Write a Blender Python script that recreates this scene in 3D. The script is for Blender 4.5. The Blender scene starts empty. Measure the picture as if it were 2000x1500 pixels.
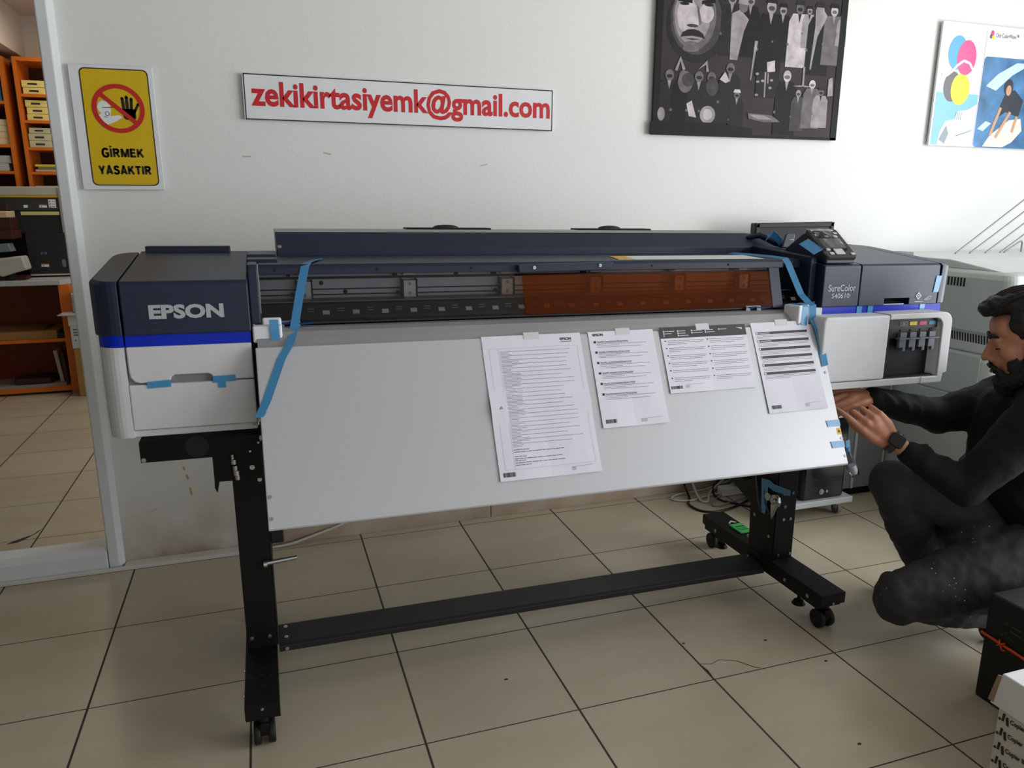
import bpy, bmesh, math, random
from mathutils import Vector, Matrix
random.seed(7)
SC = bpy.context.scene
COL = SC.collection
# ---------------------------------------------------------------- camera
FPX, PITCH, YAW, CAMZ = 1461.0, 13.36, 18.31, 1.415
cd = bpy.data.cameras.new('camera'); cd.sensor_width = 36.0; cd.lens = FPX/2000*36.0; cd.clip_start = .05
cam = bpy.data.objects.new('camera', cd); COL.objects.link(cam)
cam.location = (0, 0, CAMZ)
cam.rotation_euler = (math.radians(90-PITCH), 0, math.radians(-YAW))
SC.camera = cam
# ---------------------------------------------------------------- view
vs = SC.view_settings
vs.view_transform = 'Standard'; vs.look = 'None'; vs.gamma = 1.0; vs.use_curve_mapping = False
vs.exposure = 0.14
# ---------------------------------------------------------------- sky, daylight and fill
W = bpy.data.worlds.new('overcast_sky'); SC.world = W; W.use_nodes = True
bg = W.node_tree.nodes['Background']; bg.inputs[0].default_value = (.86, .93, 1.0, 1); bg.inputs[1].default_value = .8
def area(name, loc, rot, sx, sy, power, col=(1, 1, 1)):
    l = bpy.data.lights.new(name, 'AREA'); l.shape = 'RECTANGLE'; l.size = sx; l.size_y = sy
    l.energy = power; l.color = col
    o = bpy.data.objects.new(name, l); COL.objects.link(o); o.location = loc; o.rotation_euler = rot
    return o
R90 = math.pi/2
# daylight entering by the shop window in the right wall; weak ambient fill added at the shop front behind the camera
area('daylight_right_window', (4.56, .05, 1.55), (0, R90, 0), 2.3, 4.1, 190, (.95, .98, 1.0))
area('fill_shop_front', (1.6, -2.55, 1.5), (R90, 0, 0), 4.6, 2.2, 6, (.97, .98, 1.0))
area('ceiling_lamp_back_room', (-1.2, 6.4, 2.9), (0, 0, 0), .3, 1.2, 11, (1.0, .86, .68))
area('fill_back_room', (1.1, 4.9, 1.6), (0, R90, 0), 1.8, 1.8, 26, (.95, .98, 1.0))  # added fill that brightens the back room; no window is built there
# ---------------------------------------------------------------- materials
def lin(c):
    c = c/255.0
    return c/12.92 if c <= .04045 else ((c+.055)/1.055)**2.4
def rgb(t): return (lin(t[0]), lin(t[1]), lin(t[2]), 1)
MATS = {}
def mat(name, c, rough=.5, metal=0.0, bump=None, var=None, emit=None, alpha=None, trans=None, coat=0, spec=.5, ior=1.45):
    if name in MATS: return MATS[name]
    m = bpy.data.materials.new(name); m.use_nodes = True; nt = m.node_tree; N = nt.nodes; L = nt.links
    b = N['Principled BSDF']; col = rgb(c)
    b.inputs['Base Color'].default_value = col; b.inputs['Roughness'].default_value = rough
    b.inputs['Metallic'].default_value = metal; b.inputs['Specular IOR Level'].default_value = spec
    b.inputs['Coat Weight'].default_value = coat; b.inputs['IOR'].default_value = ior
    tc = N.new('ShaderNodeTexCoord')
    if True:
        sc, am = var if var else (9.0, .035)
        n = N.new('ShaderNodeTexNoise'); n.inputs['Scale'].default_value = sc; n.inputs['Detail'].default_value = 4
        L.new(tc.outputs['Object'], n.inputs['Vector'])
        r = N.new('ShaderNodeMapRange'); r.inputs[1].default_value = .3; r.inputs[2].default_value = .7
        r.inputs[3].default_value = 1-am; r.inputs[4].default_value = 1+am; L.new(n.outputs['Fac'], r.inputs[0])
        hs = N.new('ShaderNodeHueSaturation'); hs.inputs['Color'].default_value = col
        L.new(r.outputs[0], hs.inputs['Value']); L.new(hs.outputs[0], b.inputs['Base Color'])
    if bump:
        n2 = N.new('ShaderNodeTexNoise'); n2.inputs['Scale'].default_value = bump[0]; n2.inputs['Detail'].default_value = 3
        L.new(tc.outputs['Object'], n2.inputs['Vector'])
        bp = N.new('ShaderNodeBump'); bp.inputs['Strength'].default_value = bump[1]; bp.inputs['Distance'].default_value = .002
        L.new(n2.outputs['Fac'], bp.inputs['Height']); L.new(bp.outputs[0], b.inputs['Normal'])
    if alpha is not None: b.inputs['Alpha'].default_value = alpha
    if trans is not None: b.inputs['Transmission Weight'].default_value = trans
    if emit: b.inputs['Emission Color'].default_value = col; b.inputs['Emission Strength'].default_value = emit
    MATS[name] = m
    return m
# ---------------------------------------------------------------- mesh builder
class F:                                       # a flat working frame: origin, right, up
    def __init__(s, o, u=(1, 0, 0), v=(0, 0, 1)):
        s.o = Vector(o); s.u = Vector(u).normalized(); v = Vector(v); s.n = s.u.cross(v).normalized(); s.v = s.n.cross(s.u)
    def p(s, a, b, h=0.0): return s.o+s.u*a+s.v*b+s.n*h
    def rot(s, deg):
        a = math.radians(deg); return F(s.o, s.u*math.cos(a)+s.v*math.sin(a), s.v*math.cos(a)-s.u*math.sin(a))
    def at(s, a, b, h=0): return F(s.p(a, b, h), s.u, s.v)
def ell(cx, cy, rx, ry, n=24, a0=0, a1=2*math.pi):
    full = abs(a1-a0-2*math.pi) < 1e-6
    k = n if full else n+1
    return [(cx+rx*math.cos(a0+(a1-a0)*i/n), cy+ry*math.sin(a0+(a1-a0)*i/n)) for i in range(k)]
def rrect(x0, y0, x1, y1, r, n=5):
    o = []
    for cx, cy, a in ((x1-r, y1-r, 0), (x0+r, y1-r, 90), (x0+r, y0+r, 180), (x1-r, y0+r, 270)):
        for i in range(n+1):
            t = math.radians(a+90*i/n); o.append((cx+r*math.cos(t), cy+r*math.sin(t)))
    return o
def rect(x0, y0, x1, y1): return [(x0, y0), (x1, y0), (x1, y1), (x0, y1)]
TILT = [0.0]
class MB:
    def __init__(s): s.v = []; s.f = []; s.m = []; s.s = []
    def add(s, vs_, fs, m=0, smooth=False):
        b = len(s.v); s.v += [Vector(q) for q in vs_]
        for f in fs: s.f.append([b+i for i in f]); s.m.append(m); s.s.append(smooth)
        return s
    def box(s, x0, x1, y0, y1, z0, z1, m=0):
        return s.add([(x, y, z) for x in (x0, x1) for y in (y0, y1) for z in (z0, z1)],
                     [(0, 1, 3, 2), (4, 6, 7, 5), (0, 4, 5, 1), (2, 3, 7, 6), (0, 2, 6, 4), (1, 5, 7, 3)], m)
    def loft(s, rings, m=0, cap=True, smooth=False, closed=False):
        n = len(rings[0]); vs_ = [q for r in rings for q in r]; fs = []
        K = len(rings)
        for i in range(K if closed else K-1):
            for j in range(n):
                a = i*n+j; b = i*n+(j+1) % n; c = ((i+1) % K)*n+(j+1) % n; d = ((i+1) % K)*n+j
                fs.append((a, b, c, d))
        s.add(vs_, fs, m, smooth)
        if cap and not closed:
            s.add(rings[0], [tuple(range(n))[::-1]], m); s.add(rings[-1], [tuple(range(n))], m)
        return s
    def prx(s, pr, x0, x1, m=0, smooth=False): return s.loft([[(x, y, z) for y, z in pr] for x in (x0, x1)], m, smooth=smooth)
    def pry(s, pr, y0, y1, m=0, smooth=False): return s.loft([[(x, y, z) for x, z in pr] for y in (y0, y1)], m, smooth=smooth)
    def prz(s, pr, z0, z1, m=0, smooth=False): return s.loft([[(x, y, z) for x, y in pr] for z in (z0, z1)], m, smooth=smooth)
    def pl(s, fr, pts, h0=0.0, h1=.001, m=0): return s.loft([[fr.p(a, b, h) for a, b in pts] for h in (h0, h1)], m)
    def ln(s, fr, x0, y0, x1, y1, w, h=.001, m=0):
        d = Vector((x1-x0, y1-y0)); 
        if d.length < 1e-9: return s
        q = Vector((-d.y, d.x)).normalized()*w/2
        return s.add([fr.p(x0+q.x, y0+q.y, h), fr.p(x1+q.x, y1+q.y, h), fr.p(x1-q.x, y1-q.y, h), fr.p(x0-q.x, y0-q.y, h)], [(0, 3, 2, 1)], m)
    def tube(s, path, r, n=8, m=0, cap=True):
        P = [Vector(q) for q in path]; K = len(P); R = r if isinstance(r, (list, tuple)) else [r]*K
        t0 = (P[1]-P[0]).normalized(); a = t0.orthogonal().normalized(); rings = []
        for i in range(K):
            t = (P[min(i+1, K-1)]-P[max(i-1, 0)]).normalized()
            a = (a-t*a.dot(t)).normalized(); b = t.cross(a)
            rings.append([P[i]+(a*math.cos(2*math.pi*j/n)+b*math.sin(2*math.pi*j/n))*R[i] for j in range(n)])
        return s.loft(rings, m, cap, smooth=True)
    def cyl(s, p0, p1, r0, r1=None, n=20, m=0):
        return s.tube([p0, p1], [r0, r0 if r1 is None else r1], n, m)
    def disc(s, c, ax, r, th, n=20, m=0):
        c = Vector(c); ax = Vector(ax).normalized(); return s.cyl(c-ax*th/2, c+ax*th/2, r, None, n, m)
    def sph(s, c, rx, ry=None, rz=None, nu=16, nv=10, m=0, M=None):
        ry = rx if ry is None else ry; rz = rx if rz is None else rz; c = Vector(c); rings = []
        for i in range(nv+1):
            ph = -math.pi/2+math.pi*i/nv
            ph = max(min(ph, math.pi/2-.02), -math.pi/2+.02)
            row = []
            for j in range(nu):
                th = 2*math.pi*j/nu
                q = Vector((rx*math.cos(ph)*math.cos(th), ry*math.cos(ph)*math.sin(th), rz*math.sin(ph)))
                row.append(c+(M @ q if M else q))
            rings.append(row)
        return s.loft(rings, m, True, True)
    def ribbon(s, path, wdir, w, th=.0006, m=0):        # a flat strip following a path
        P = [Vector(q) for q in path]; rings = []
        for i, q in enumerate(P):
            wd = Vector(wdir[i] if isinstance(wdir[0], (list, tuple)) else wdir).normalized()
            t = (P[min(i+1, len(P)-1)]-P[max(i-1, 0)]).normalized(); nn = wd.cross(t).normalized()
            rings.append([q-wd*w/2-nn*th/2, q+wd*w/2-nn*th/2, q+wd*w/2+nn*th/2, q-wd*w/2+nn*th/2])
        return s.loft(rings, m)
    def text(s, body, fr, x, y, w=None, h=None, bold=0.0, ext=0.0, m=0, hh=.0012, track=1.0):
        cu = bpy.data.curves.new('t', 'FONT'); cu.body = body; cu.offset = bold; cu.extrude = ext; cu.resolution_u = 3
        cu.space_character = track
        ob = bpy.data.objects.new('t', cu); COL.objects.link(ob)
        dg = bpy.context.evaluated_depsgraph_get(); dg.update(); ev = ob.evaluated_get(dg); me = ev.to_mesh()
        V = [v.co.copy() for v in me.vertices]; FS = [tuple(p.vertices) for p in me.polygons]
        ev.to_mesh_clear(); bpy.data.objects.remove(ob); bpy.data.curves.remove(cu)
        if not V: return s
        xa = min(v.x for v in V); xb = max(v.x for v in V); ya = min(v.y for v in V); yb = max(v.y for v in V)
        sx = w/(xb-xa) if w else None; sy = h/(yb-ya) if h else None
        sx = sx or sy; sy = sy or sx
        return s.add([fr.p(x+(v.x-xa)*sx, y+(v.y-ya)*sy, hh+v.z*sy) for v in V], FS, m)
    def build(s, name, mats, parent=None, bevel=0, seg=2, smooth=None, mods=None, tilt=None):
        if not isinstance(mats, (list, tuple)): mats = [mats]
        t = TILT[0] if tilt is None else tilt
        V = [Vector((v.x, v.y, v.z-t*(v.x-.9))) for v in s.v]
        if parent is not None: o0 = WL(parent)
        xs = [v.x for v in V]; ys = [v.y for v in V]; zs = [v.z for v in V]
        c = Vector(((min(xs)+max(xs))/2, (min(ys)+max(ys))/2, min(zs)))
        me = bpy.data.meshes.new(name); me.from_pydata([v-c for v in V], [], s.f)
        for q in mats: me.materials.append(q)
        for i, p in enumerate(me.polygons): p.material_index = s.m[i]; p.use_smooth = s.s[i] if smooth is None else smooth
        bm = bmesh.new(); bm.from_mesh(me)
        if bevel: bmesh.ops.remove_doubles(bm, verts=bm.verts, dist=1e-6)
        bmesh.ops.recalc_face_normals(bm, faces=bm.faces); bm.to_mesh(me); bm.free()
        o = bpy.data.objects.new(name, me); COL.objects.link(o)
        if parent is not None: o.parent = parent; o.location = c-o0
        else: o.location = c
        if bevel:
            b = o.modifiers.new('bevel', 'BEVEL'); b.width = bevel; b.segments = seg; b.limit_method = 'ANGLE'; b.angle_limit = math.radians(35)
        return o
def WL(o):
    v = Vector(o.location)
    while o.parent: o = o.parent; v += Vector(o.location)
    return v
def thing(name, label, cat, loc, group=None):
    o = bpy.data.objects.new(name, None); COL.objects.link(o); o.location = loc; o.empty_display_size = .1
    o['label'] = label; o['category'] = cat
    if group: o['group'] = group
    return o
def tag(o, label, cat, group=None, kind=None):
    o['label'] = label; o['category'] = cat
    if group: o['group'] = group
    if kind: o['kind'] = kind
    return o
def struct(o): o['kind'] = 'structure'; return o
def lab(o, t): o['label'] = t; return o
# palette
M_navy = mat('navy_plastic', (27, 37, 60), .40, spec=.5, bump=(900, .15))
M_navy2 = mat('navy_plastic_dark', (22, 31, 53), .43, spec=.5, bump=(900, .15))
M_shell = mat('light_grey_shell', (205, 205, 208), .5, bump=(900, .08))
M_blue = mat('blue_translucent_strip', (6, 40, 180), .35, spec=.3)
M_black = mat('black_painted_steel', (11, 11, 12), .5, spec=.3, bump=(700, .1))
M_rub = mat('black_rubber', (14, 14, 15), .6)
M_dark = mat('dark_interior', (12, 12, 13), .6)
M_steel = mat('bright_steel', (190, 190, 188), .3, metal=1)
M_logo = mat('silver_grey_print', (176, 178, 182), .4)
M_metal = mat('brushed_grey_metal', (150, 150, 155), .42, metal=.5)
M_white = mat('white_board', (232, 232, 232), .5)
M_ink = mat('black_print', (45, 44, 48), .7)
M_greyink = mat('grey_print', (120, 120, 126), .7)
M_paper = mat('white_paper', (222, 220, 232), .75, var=(6, .02))
# ================================================================ SETTING
def wallmat(name, c, dirt):
    m = mat(name, c, .75, bump=(60, .25), var=(1.3, .015))
    nt = m.node_tree; N = nt.nodes; L = nt.links; b = N['Principled BSDF']; hs = [n for n in N if n.type == 'HUE_SAT'][0]
    g = N.new('ShaderNodeNewGeometry'); sx = N.new('ShaderNodeSeparateXYZ'); L.new(g.outputs['Position'], sx.inputs[0])
    nz = N.new('ShaderNodeTexNoise'); nz.inputs['Scale'].default_value = 5; nz.inputs['Detail'].default_value = 8
    L.new(g.outputs['Position'], nz.inputs['Vector'])
    a = N.new('ShaderNodeMapRange'); a.inputs[1].default_value = 0; a.inputs[2].default_value = .75; a.inputs[3].default_value = 1; a.inputs[4].default_value = 0
    L.new(sx.outputs['Z'], a.inputs[0])
    p = N.new('ShaderNodeMath'); p.operation = 'POWER'; p.inputs[1].default_value = 3.0; L.new(a.outputs[0], p.inputs[0])
    q = N.new('ShaderNodeMath'); q.operation = 'MULTIPLY'; L.new(p.outputs[0], q.inputs[0]); L.new(nz.outputs['Fac'], q.inputs[1])
    q2 = N.new('ShaderNodeMath'); q2.operation = 'MULTIPLY'; q2.use_clamp = True; q2.inputs[1].default_value = dirt; L.new(q.outputs[0], q2.inputs[0])
    mx = N.new('ShaderNodeMix'); mx.data_type = 'RGBA'; mx.inputs[7].default_value = rgb((150, 126, 98))
    L.new(q2.outputs[0], mx.inputs[0]); L.new(hs.outputs[0], mx.inputs[6]); L.new(mx.outputs[2], b.inputs['Base Color'])
    return m
M_wall = wallmat('white_painted_wall', (228, 228, 225), 1.6)
M_wall2 = wallmat('plain_painted_wall', (205, 196, 184), .2)
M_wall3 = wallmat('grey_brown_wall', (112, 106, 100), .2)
M_trim = mat('white_pvc_frame', (216, 219, 221), .4)
M_ceil = mat('ceiling_paint', (190, 188, 182), .85)
# floor: beige ceramic tiles, .45 m, dark joints
def floormat():
    m = mat('beige_ceramic_tiles', (188, 177, 156), .33, var=(1.6, .07)); nt = m.node_tree; N = nt.nodes; L = nt.links
    b = N['Principled BSDF']; hs = [n for n in N if n.type == 'HUE_SAT'][0]
    g = N.new('ShaderNodeNewGeometry'); sx = N.new('ShaderNodeSeparateXYZ'); L.new(g.outputs['Position'], sx.inputs[0])
    def M(op, a, bb=None, c=None):
        n = N.new('ShaderNodeMath'); n.operation = op
        for i, q in enumerate((a, bb, c)):
            if q is None: continue
            if isinstance(q, (int, float)): n.inputs[i].default_value = q
            else: L.new(q, n.inputs[i])
        return n.outputs[0]
    tx = M('DIVIDE', M('ADD', sx.outputs['X'], 1.0229+45), .45); ty = M('DIVIDE', M('SUBTRACT', sx.outputs['Y'], 3.0794-45), .45)
    fx = M('FRACT', tx); fy = M('FRACT', ty)
    dx = M('MINIMUM', fx, M('SUBTRACT', 1, fx)); dy = M('MINIMUM', fy, M('SUBTRACT', 1, fy))
    gx = M('LESS_THAN', dx, .0072); gy = M('LESS_THAN', dy, .0046); gr = M('MAXIMUM', gx, gy)
    # every tile a slightly different tone
    cb = N.new('ShaderNodeCombineXYZ'); L.new(M('FLOOR', tx), cb.inputs[0]); L.new(M('FLOOR', ty), cb.inputs[1])
    wn = N.new('ShaderNodeTexWhiteNoise'); L.new(cb.outputs[0], wn.inputs['Vector'])
    mr = N.new('ShaderNodeMapRange'); mr.inputs[3].default_value = .96; mr.inputs[4].default_value = 1.04; L.new(wn.outputs['Value'], mr.inputs[0])
    hs2 = N.new('ShaderNodeHueSaturation'); L.new(hs.outputs[0], hs2.inputs['Color']); L.new(mr.outputs[0], hs2.inputs['Value'])
    # long faint cloudy streaks
    mp = N.new('ShaderNodeMapping'); mp.inputs['Scale'].default_value = (.9, 3.2, 1); L.new(g.outputs['Position'], mp.inputs[0])
    n3 = N.new('ShaderNodeTexNoise'); n3.inputs['Scale'].default_value = 2.2; n3.inputs['Detail'].default_value = 5; L.new(mp.outputs[0], n3.inputs['Vector'])
    m3 = N.new('ShaderNodeMapRange'); m3.inputs[1].default_value = .42; m3.inputs[2].default_value = .75; m3.inputs[3].default_value = 0; m3.inputs[4].default_value = .35
    L.new(n3.outputs['Fac'], m3.inputs[0])
    mx0 = N.new('ShaderNodeMix'); mx0.data_type = 'RGBA'; mx0.inputs[7].default_value = rgb((166, 148, 120)); L.new(m3.outputs[0], mx0.inputs[0]); L.new(hs2.outputs[0], mx0.inputs[6])
    mx = N.new('ShaderNodeMix'); mx.data_type = 'RGBA'; mx.inputs[7].default_value = rgb((62, 52, 46)); L.new(gr, mx.inputs[0]); L.new(mx0.outputs[2], mx.inputs[6])
    L.new(mx.outputs[2], b.inputs['Base Color'])
    mr2 = N.new('ShaderNodeMapRange'); mr2.inputs[3].default_value = .3; mr2.inputs[4].default_value = .85; L.new(gr, mr2.inputs[0]); L.new(mr2.outputs[0], b.inputs['Roughness'])
    bp = N.new('ShaderNodeBump'); bp.inputs['Strength'].default_value = .6; bp.inputs['Distance'].default_value = .002; bp.invert = True
    L.new(gr, bp.inputs['Height']); L.new(bp.outputs[0], b.inputs['Normal'])
    return m
M_floor = floormat()
struct(MB().box(-3.4, 4.7, -2.7, 7.8, -.1, 0).build('floor', M_floor))
WY = 3.14
DX0, DX1, DZ = -2.0, -.66, 2.75
struct(MB().box(DX1, 4.7, WY, WY+.14, 0, 3.2).box(-3.4, DX0, WY, WY+.14, 0, 3.2).box(DX0, DX1, WY, WY+.14, DZ, 3.2).build('wall_back', M_wall))
struct(MB().box(-3.5, -3.4, -2.7, 7.8, 0, 3.2).build('wall_left', M_wall3))
struct(MB().box(-3.4, 4.7, -2.7, 3.28, 3.2, 3.3).build('ceiling', M_ceil))
struct(MB().box(-3.4, 1.2, 3.28, 7.8, 2.96, 3.3).build('ceiling.001', M_wall2))
struct(MB().box(-3.4, 1.2, 7.7, 7.8, 0, 3.0).build('wall_back.001', M_wall2))
struct(MB().box(1.2, 1.3, 3.28, 7.8, 0, 3.0).build('wall_right.001', M_wall2))
# right wall with the shop window, front wall with the glazed shop front
struct(MB().box(4.6, 4.7, -2.7, -2.1, 0, 3.2).box(4.6, 4.7, 2.6, 3.14, 0, 3.2).box(4.6, 4.7, -2.1, 2.6, 0, .35).box(4.6, 4.7, -2.1, 2.6, 2.75, 3.2).build('wall_right', M_wall2))
struct(MB().box(-3.4, -.8, -2.7, -2.6, 0, 3.2).box(4.1, 4.7, -2.7, -2.6, 0, 3.2).box(-.8, 4.1, -2.7, -2.6, 0, .35).box(-.8, 4.1, -2.7, -2.6, 2.65, 3.2).build('wall_front', M_wall3))
def winframe(name, a, b, horiz):
    w = MB()
    for t in (0, .5, 1):
        q = a+(b-a)*t
        (w.box(4.6, 4.66, q-.03, q+.03, .35, 2.75) if horiz else w.box(q-.03, q+.03, -2.68, -2.62, .35, 2.65))
    for z in (.38, 2.62): (w.box(4.6, 4.66, a, b, z-.03, z+.03) if horiz else w.box(a, b, -2.68, -2.62, z-.03, z+.03))
    return struct(w.build(name, M_trim))
winframe('window_1', -2.1, 2.6, True); winframe('window_2', -.8, 4.1, False)
# soffit of the back room
struct(MB().prx([(3.28, 2.62), (7.7, 2.62), (7.7, 2.96), (3.28, 2.96)], -3.4, -1.76).build('trim_4', M_wall2))
# white frame of the opening: upright, sill, and its shadow lip
f = MB().box(-.668, -.640, WY-.02, WY+.15, .0, DZ).prz([(-.668, WY-.02), (-.664, WY-.038), (-.628, WY-.038), (-.612, WY-.012), (-.612, WY), (-.668, WY)], 0, DZ)
struct(f.build('trim_1', M_trim, bevel=.004))
f = MB().prx([(WY-.045, .0), (WY-.045, .075), (WY-.02, .095), (WY+.05, .1), (WY+.05, 0)], DX0, -.668).box(DX0, -.668, WY+.05, WY+.15, 0, .06)
struct(f.build('trim_2', M_trim, bevel=.003))
f = MB().box(DX0, -.118, WY-.062, WY-.047, 0, .016).box(-.61, -.118, WY-.047, WY-.002, 0, .016)
struct(f.build('trim_3', mat('white_floor_duct', (208, 204, 196), .5), bevel=.003))
M_skirt = wallmat('stained_skirting', (205, 192, 180), 1.3)
s = MB()
for i, (a, b) in enumerate(((-.10, .93), (.933, 2.9), (2.903, 4.6))): s.box(a, b, WY-.012, WY, 0, .085)
struct(s.build('baseboard_back', M_skirt, bevel=.002))
# marks on wall: yellow paint drips and scuffs (part of the wall finish)
fw = F((0, WY-.0012, 0))
mk = MB()
M_drip = mat('yellow_paint_mark', (190, 160, 60), .6)
for x, z, l in ((-.345, .30, .035), (-.352, .355, .02), (-.362, .39, .015)): mk.ln(fw, x, z, x+.004, z-l, .006, 0)
struct(mk.build('wall_back.003', M_drip))
mk = MB(); M_scuff = mat('dark_scuff', (186, 180, 174), .8)
for x, z, a, b in ((-.50, .215, .022, .008), (-.52, .15, .004, -.02), (.60, .0, .0, .0), (-.04, 1.6, .03, 0), (.26, 1.62, .03, -.006), (.9, 1.58, .03, .008), (-.10, .28, .004, -.03)):
    mk.ln(fw, x, z, x+a, z+b, .004, 0)
struct(mk.build('wall_back.004', M_scuff))
# floor damage: chipped joint in the back room, cracked tile in front
ff = F((0, 0, .0006), (1, 0, 0), (0, 1, 0))
ck = MB(); M_crack = mat('crack_fill', (58, 48, 42), .9)
def crack(pts, w):
    for (a, b), (c, d) in zip(pts, pts[1:]): ck.ln(ff, a, b, c, d, w, 0)
crack([(1.222, 1.815), (1.262, 1.801), (1.30, 1.813), (1.35, 1.79)], .0022); crack([(1.35, 1.79), (1.385, 1.742), (1.40, 1.735)], .003)
crack([(1.228, 1.80), (1.232, 1.775), (1.228, 1.745)], .006)
ck.pl(ff, [(-1.13, 3.50), (-1.11, 3.53), (-1.05, 3.58), (-1.03, 3.64), (-1.036, 3.60), (-1.07, 3.535), (-1.09, 3.51)], 0, .0006)
for x, y in ((.62, 1.93), (1.51, 1.86), (1.62, 1.70), (1.44, 1.36), (1.24, 1.93)): ck.pl(ff, ell(x, y, .006, .004, 7), 0, .0005)
struct(ck.build('floor.002', M_crack))
# ================================================================ SIGNS ON THE WALL
M_board = mat('white_sign_board', (228, 228, 230), .45)
# no-entry sign
t = thing('warning_sign', 'yellow no-entry sign with black hand and red ring on the wall beside the doorway', 'sign', (-.455, WY-.006, 1.472))
fr = F((-.59, WY-.007, 1.474)).rot(.2)
MB().pl(fr, rect(0, 0, .268, .424), 0, .006).build('board', M_board, t, bevel=.001)
y = fr.at(.036, .018, .006)
w_, h_ = .212, .392
MB().pl(y, rrect(-.004, -.004, w_+.004, h_+.004, .018), 0, .0006).build('border', M_ink, t)
MB().pl(y, rrect(0, 0, w_, h_, .015), .0005, .0012).build('yellow_panel', mat('yellow_enamel', (214, 178, 12), .4), t)
M_red = mat('sign_red', (196, 34, 30), .45); M_sk = mat('sign_black', (28, 24, 22), .5)
cx, cy, Rr = .109, .262, .085
hd = MB()
hd.pl(y, rrect(.122, .225, .160, .262, .012), .0014, .0018)
hd.pl(y, [(.100, .262), (.107, .266), (.126, .250), (.135, .228), (.155, .222), (.163, .23), (.164, .262), (.122, .262), (.118, .258)], .0014, .0018)
for x0, y0, x1, y1, w in ((.126, .255, .124, .297, .010), (.138, .255, .138, .302, .0105), (.150, .255, .153, .296, .010), (.159, .250, .174, .279, .0085)):
    hd.ln(y, x0, y0, x1, y1, w, .0018); hd.pl(y, ell(x1, y1, w/2, w/2, 12), .0014, .0018)
hd.build('hand', M_sk, t)
mn = MB()
mn.pl(y, [(.052, .244), (.045, .252), (.040, .265), (.046, .280), (.058, .288), (.072, .285), (.082, .272), (.084, .255), (.080, .236), (.110, .240), (.118, .232), (.098, .219), (.075, .209), (.060, .204), (.045, .22), (.038, .238)], .0016, .002)
mn.build('man_figure', M_board, t)
ol = MB(); ol.ln(y, .056, .264, .098, .266, .002, .0024); 
for a in range(16):
    q = 2*math.pi*a/16; q2 = 2*math.pi*(a+1)/16
    ol.ln(y, .071+.006*math.cos(q), .244+.007*math.sin(q), .071+.006*math.cos(q2), .244+.007*math.sin(q2), .0018, .0024)
ol.ln(y, .06, .234, .07, .232, .0015, .0024); ol.build('figure_outline', M_sk, t)
rg = MB(); N_ = 48
ro = [(cx+Rr*math.cos(2*math.pi*i/N_), cy+(Rr-.002)*math.sin(2*math.pi*i/N_)) for i in range(N_)]
ri = [(cx+(Rr-.015)*math.cos(2*math.pi*i/N_), cy+(Rr-.017)*math.sin(2*math.pi*i/N_)) for i in range(N_)]
rg.add([y.p(a, b, .0028) for a, b in ro+ri], [(i, (i+1) % N_, N_+(i+1) % N_, N_+i) for i in range(N_)])
rg.ln(y, cx-.054, cy+.048, cx+.054, cy-.048, .014, .0031); rg.build('red_ring', M_red, t)
GL = {'G': (.80, [[(.70, .80), (.58, .94), (.40, .98), (.2, .90), (.1, .7), (.09, .5), (.1, .3), (.2, .1), (.4, .02), (.58, .05), (.71, .16), (.71, .44)], [(.42, .44), (.80, .44)]]),
 'İ': (.24, [[(.12, 0), (.12, 1)], [(.12, 1.14), (.12, 1.32)]]), 'I': (.24, [[(.12, 0), (.12, 1)]]),
 'R': (.78, [[(.1, 0), (.1, 1)], [(0, .91), (.44, .91), (.58, .86), (.62, .72), (.57, .58), (.44, .50), (.1, .50)], [(.36, .5), (.68, 0)]]),
 'M': (.94, [[(.1, 0), (.1, 1)], [(.84, 0), (.84, 1)], [(.12, .98), (.47, .08), (.82, .98)]]),
 'E': (.68, [[(.1, 0), (.1, 1)], [(0, .91), (.64, .91)], [(0, .52), (.60, .52)], [(0, .09), (.66, .09)]]),
 'K': (.78, [[(.1, 0), (.1, 1)], [(.12, .38), (.66, 1)], [(.30, .60), (.70, 0)]]),
 'Y': (.78, [[(.39, 0), (.39, .45)], [(.08, 1), (.39, .42), (.70, 1)]]), 'A': (.80, [[(.08, 0), (.40, 1), (.72, 0)], [(.2, .27), (.6, .27)]]),
 'S': (.72, [[(.62, .76), (.54, .90), (.36, .94), (.18, .89), (.13, .74), (.2, .6), (.38, .53), (.56, .45), (.62, .28), (.54, .12), (.35, .05), (.17, .1), (.09, .25)]]),
 'T': (.70, [[(.35, 0), (.35, 1)], [(0, .91), (.70, .91)]])}
def strokes(word, fr, x, y, w, h, hh=.0016, t=.27):
    m = MB(); tw = sum(GL[c][0] for c in word)+.14*(len(word)-1); k = w/tw
    for n_, c in enumerate(word):
        gw, ps = GL[c]
        for pl_ in ps:
            q = [(x+a*k, y+b*h) for a, b in pl_]
            for i in range(len(q)-1): m.ln(fr, *q[i], *q[i+1], t*h*.95, hh)
            for a in q[1:-1]: m.add([fr.p(a[0]+t*h*.47*math.cos(v*math.pi/6), a[1]+t*h*.47*math.sin(v*math.pi/6), hh) for v in range(12)], [tuple(range(12))])
        x += (gw+.14)*k
    return m.build('lettering', M_sk, t_)
t_ = t
strokes('GİRMEK', y, .038, .096, .136, .029); strokes('YASAKTIR', y, .021, .036, .172, .029)
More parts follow.
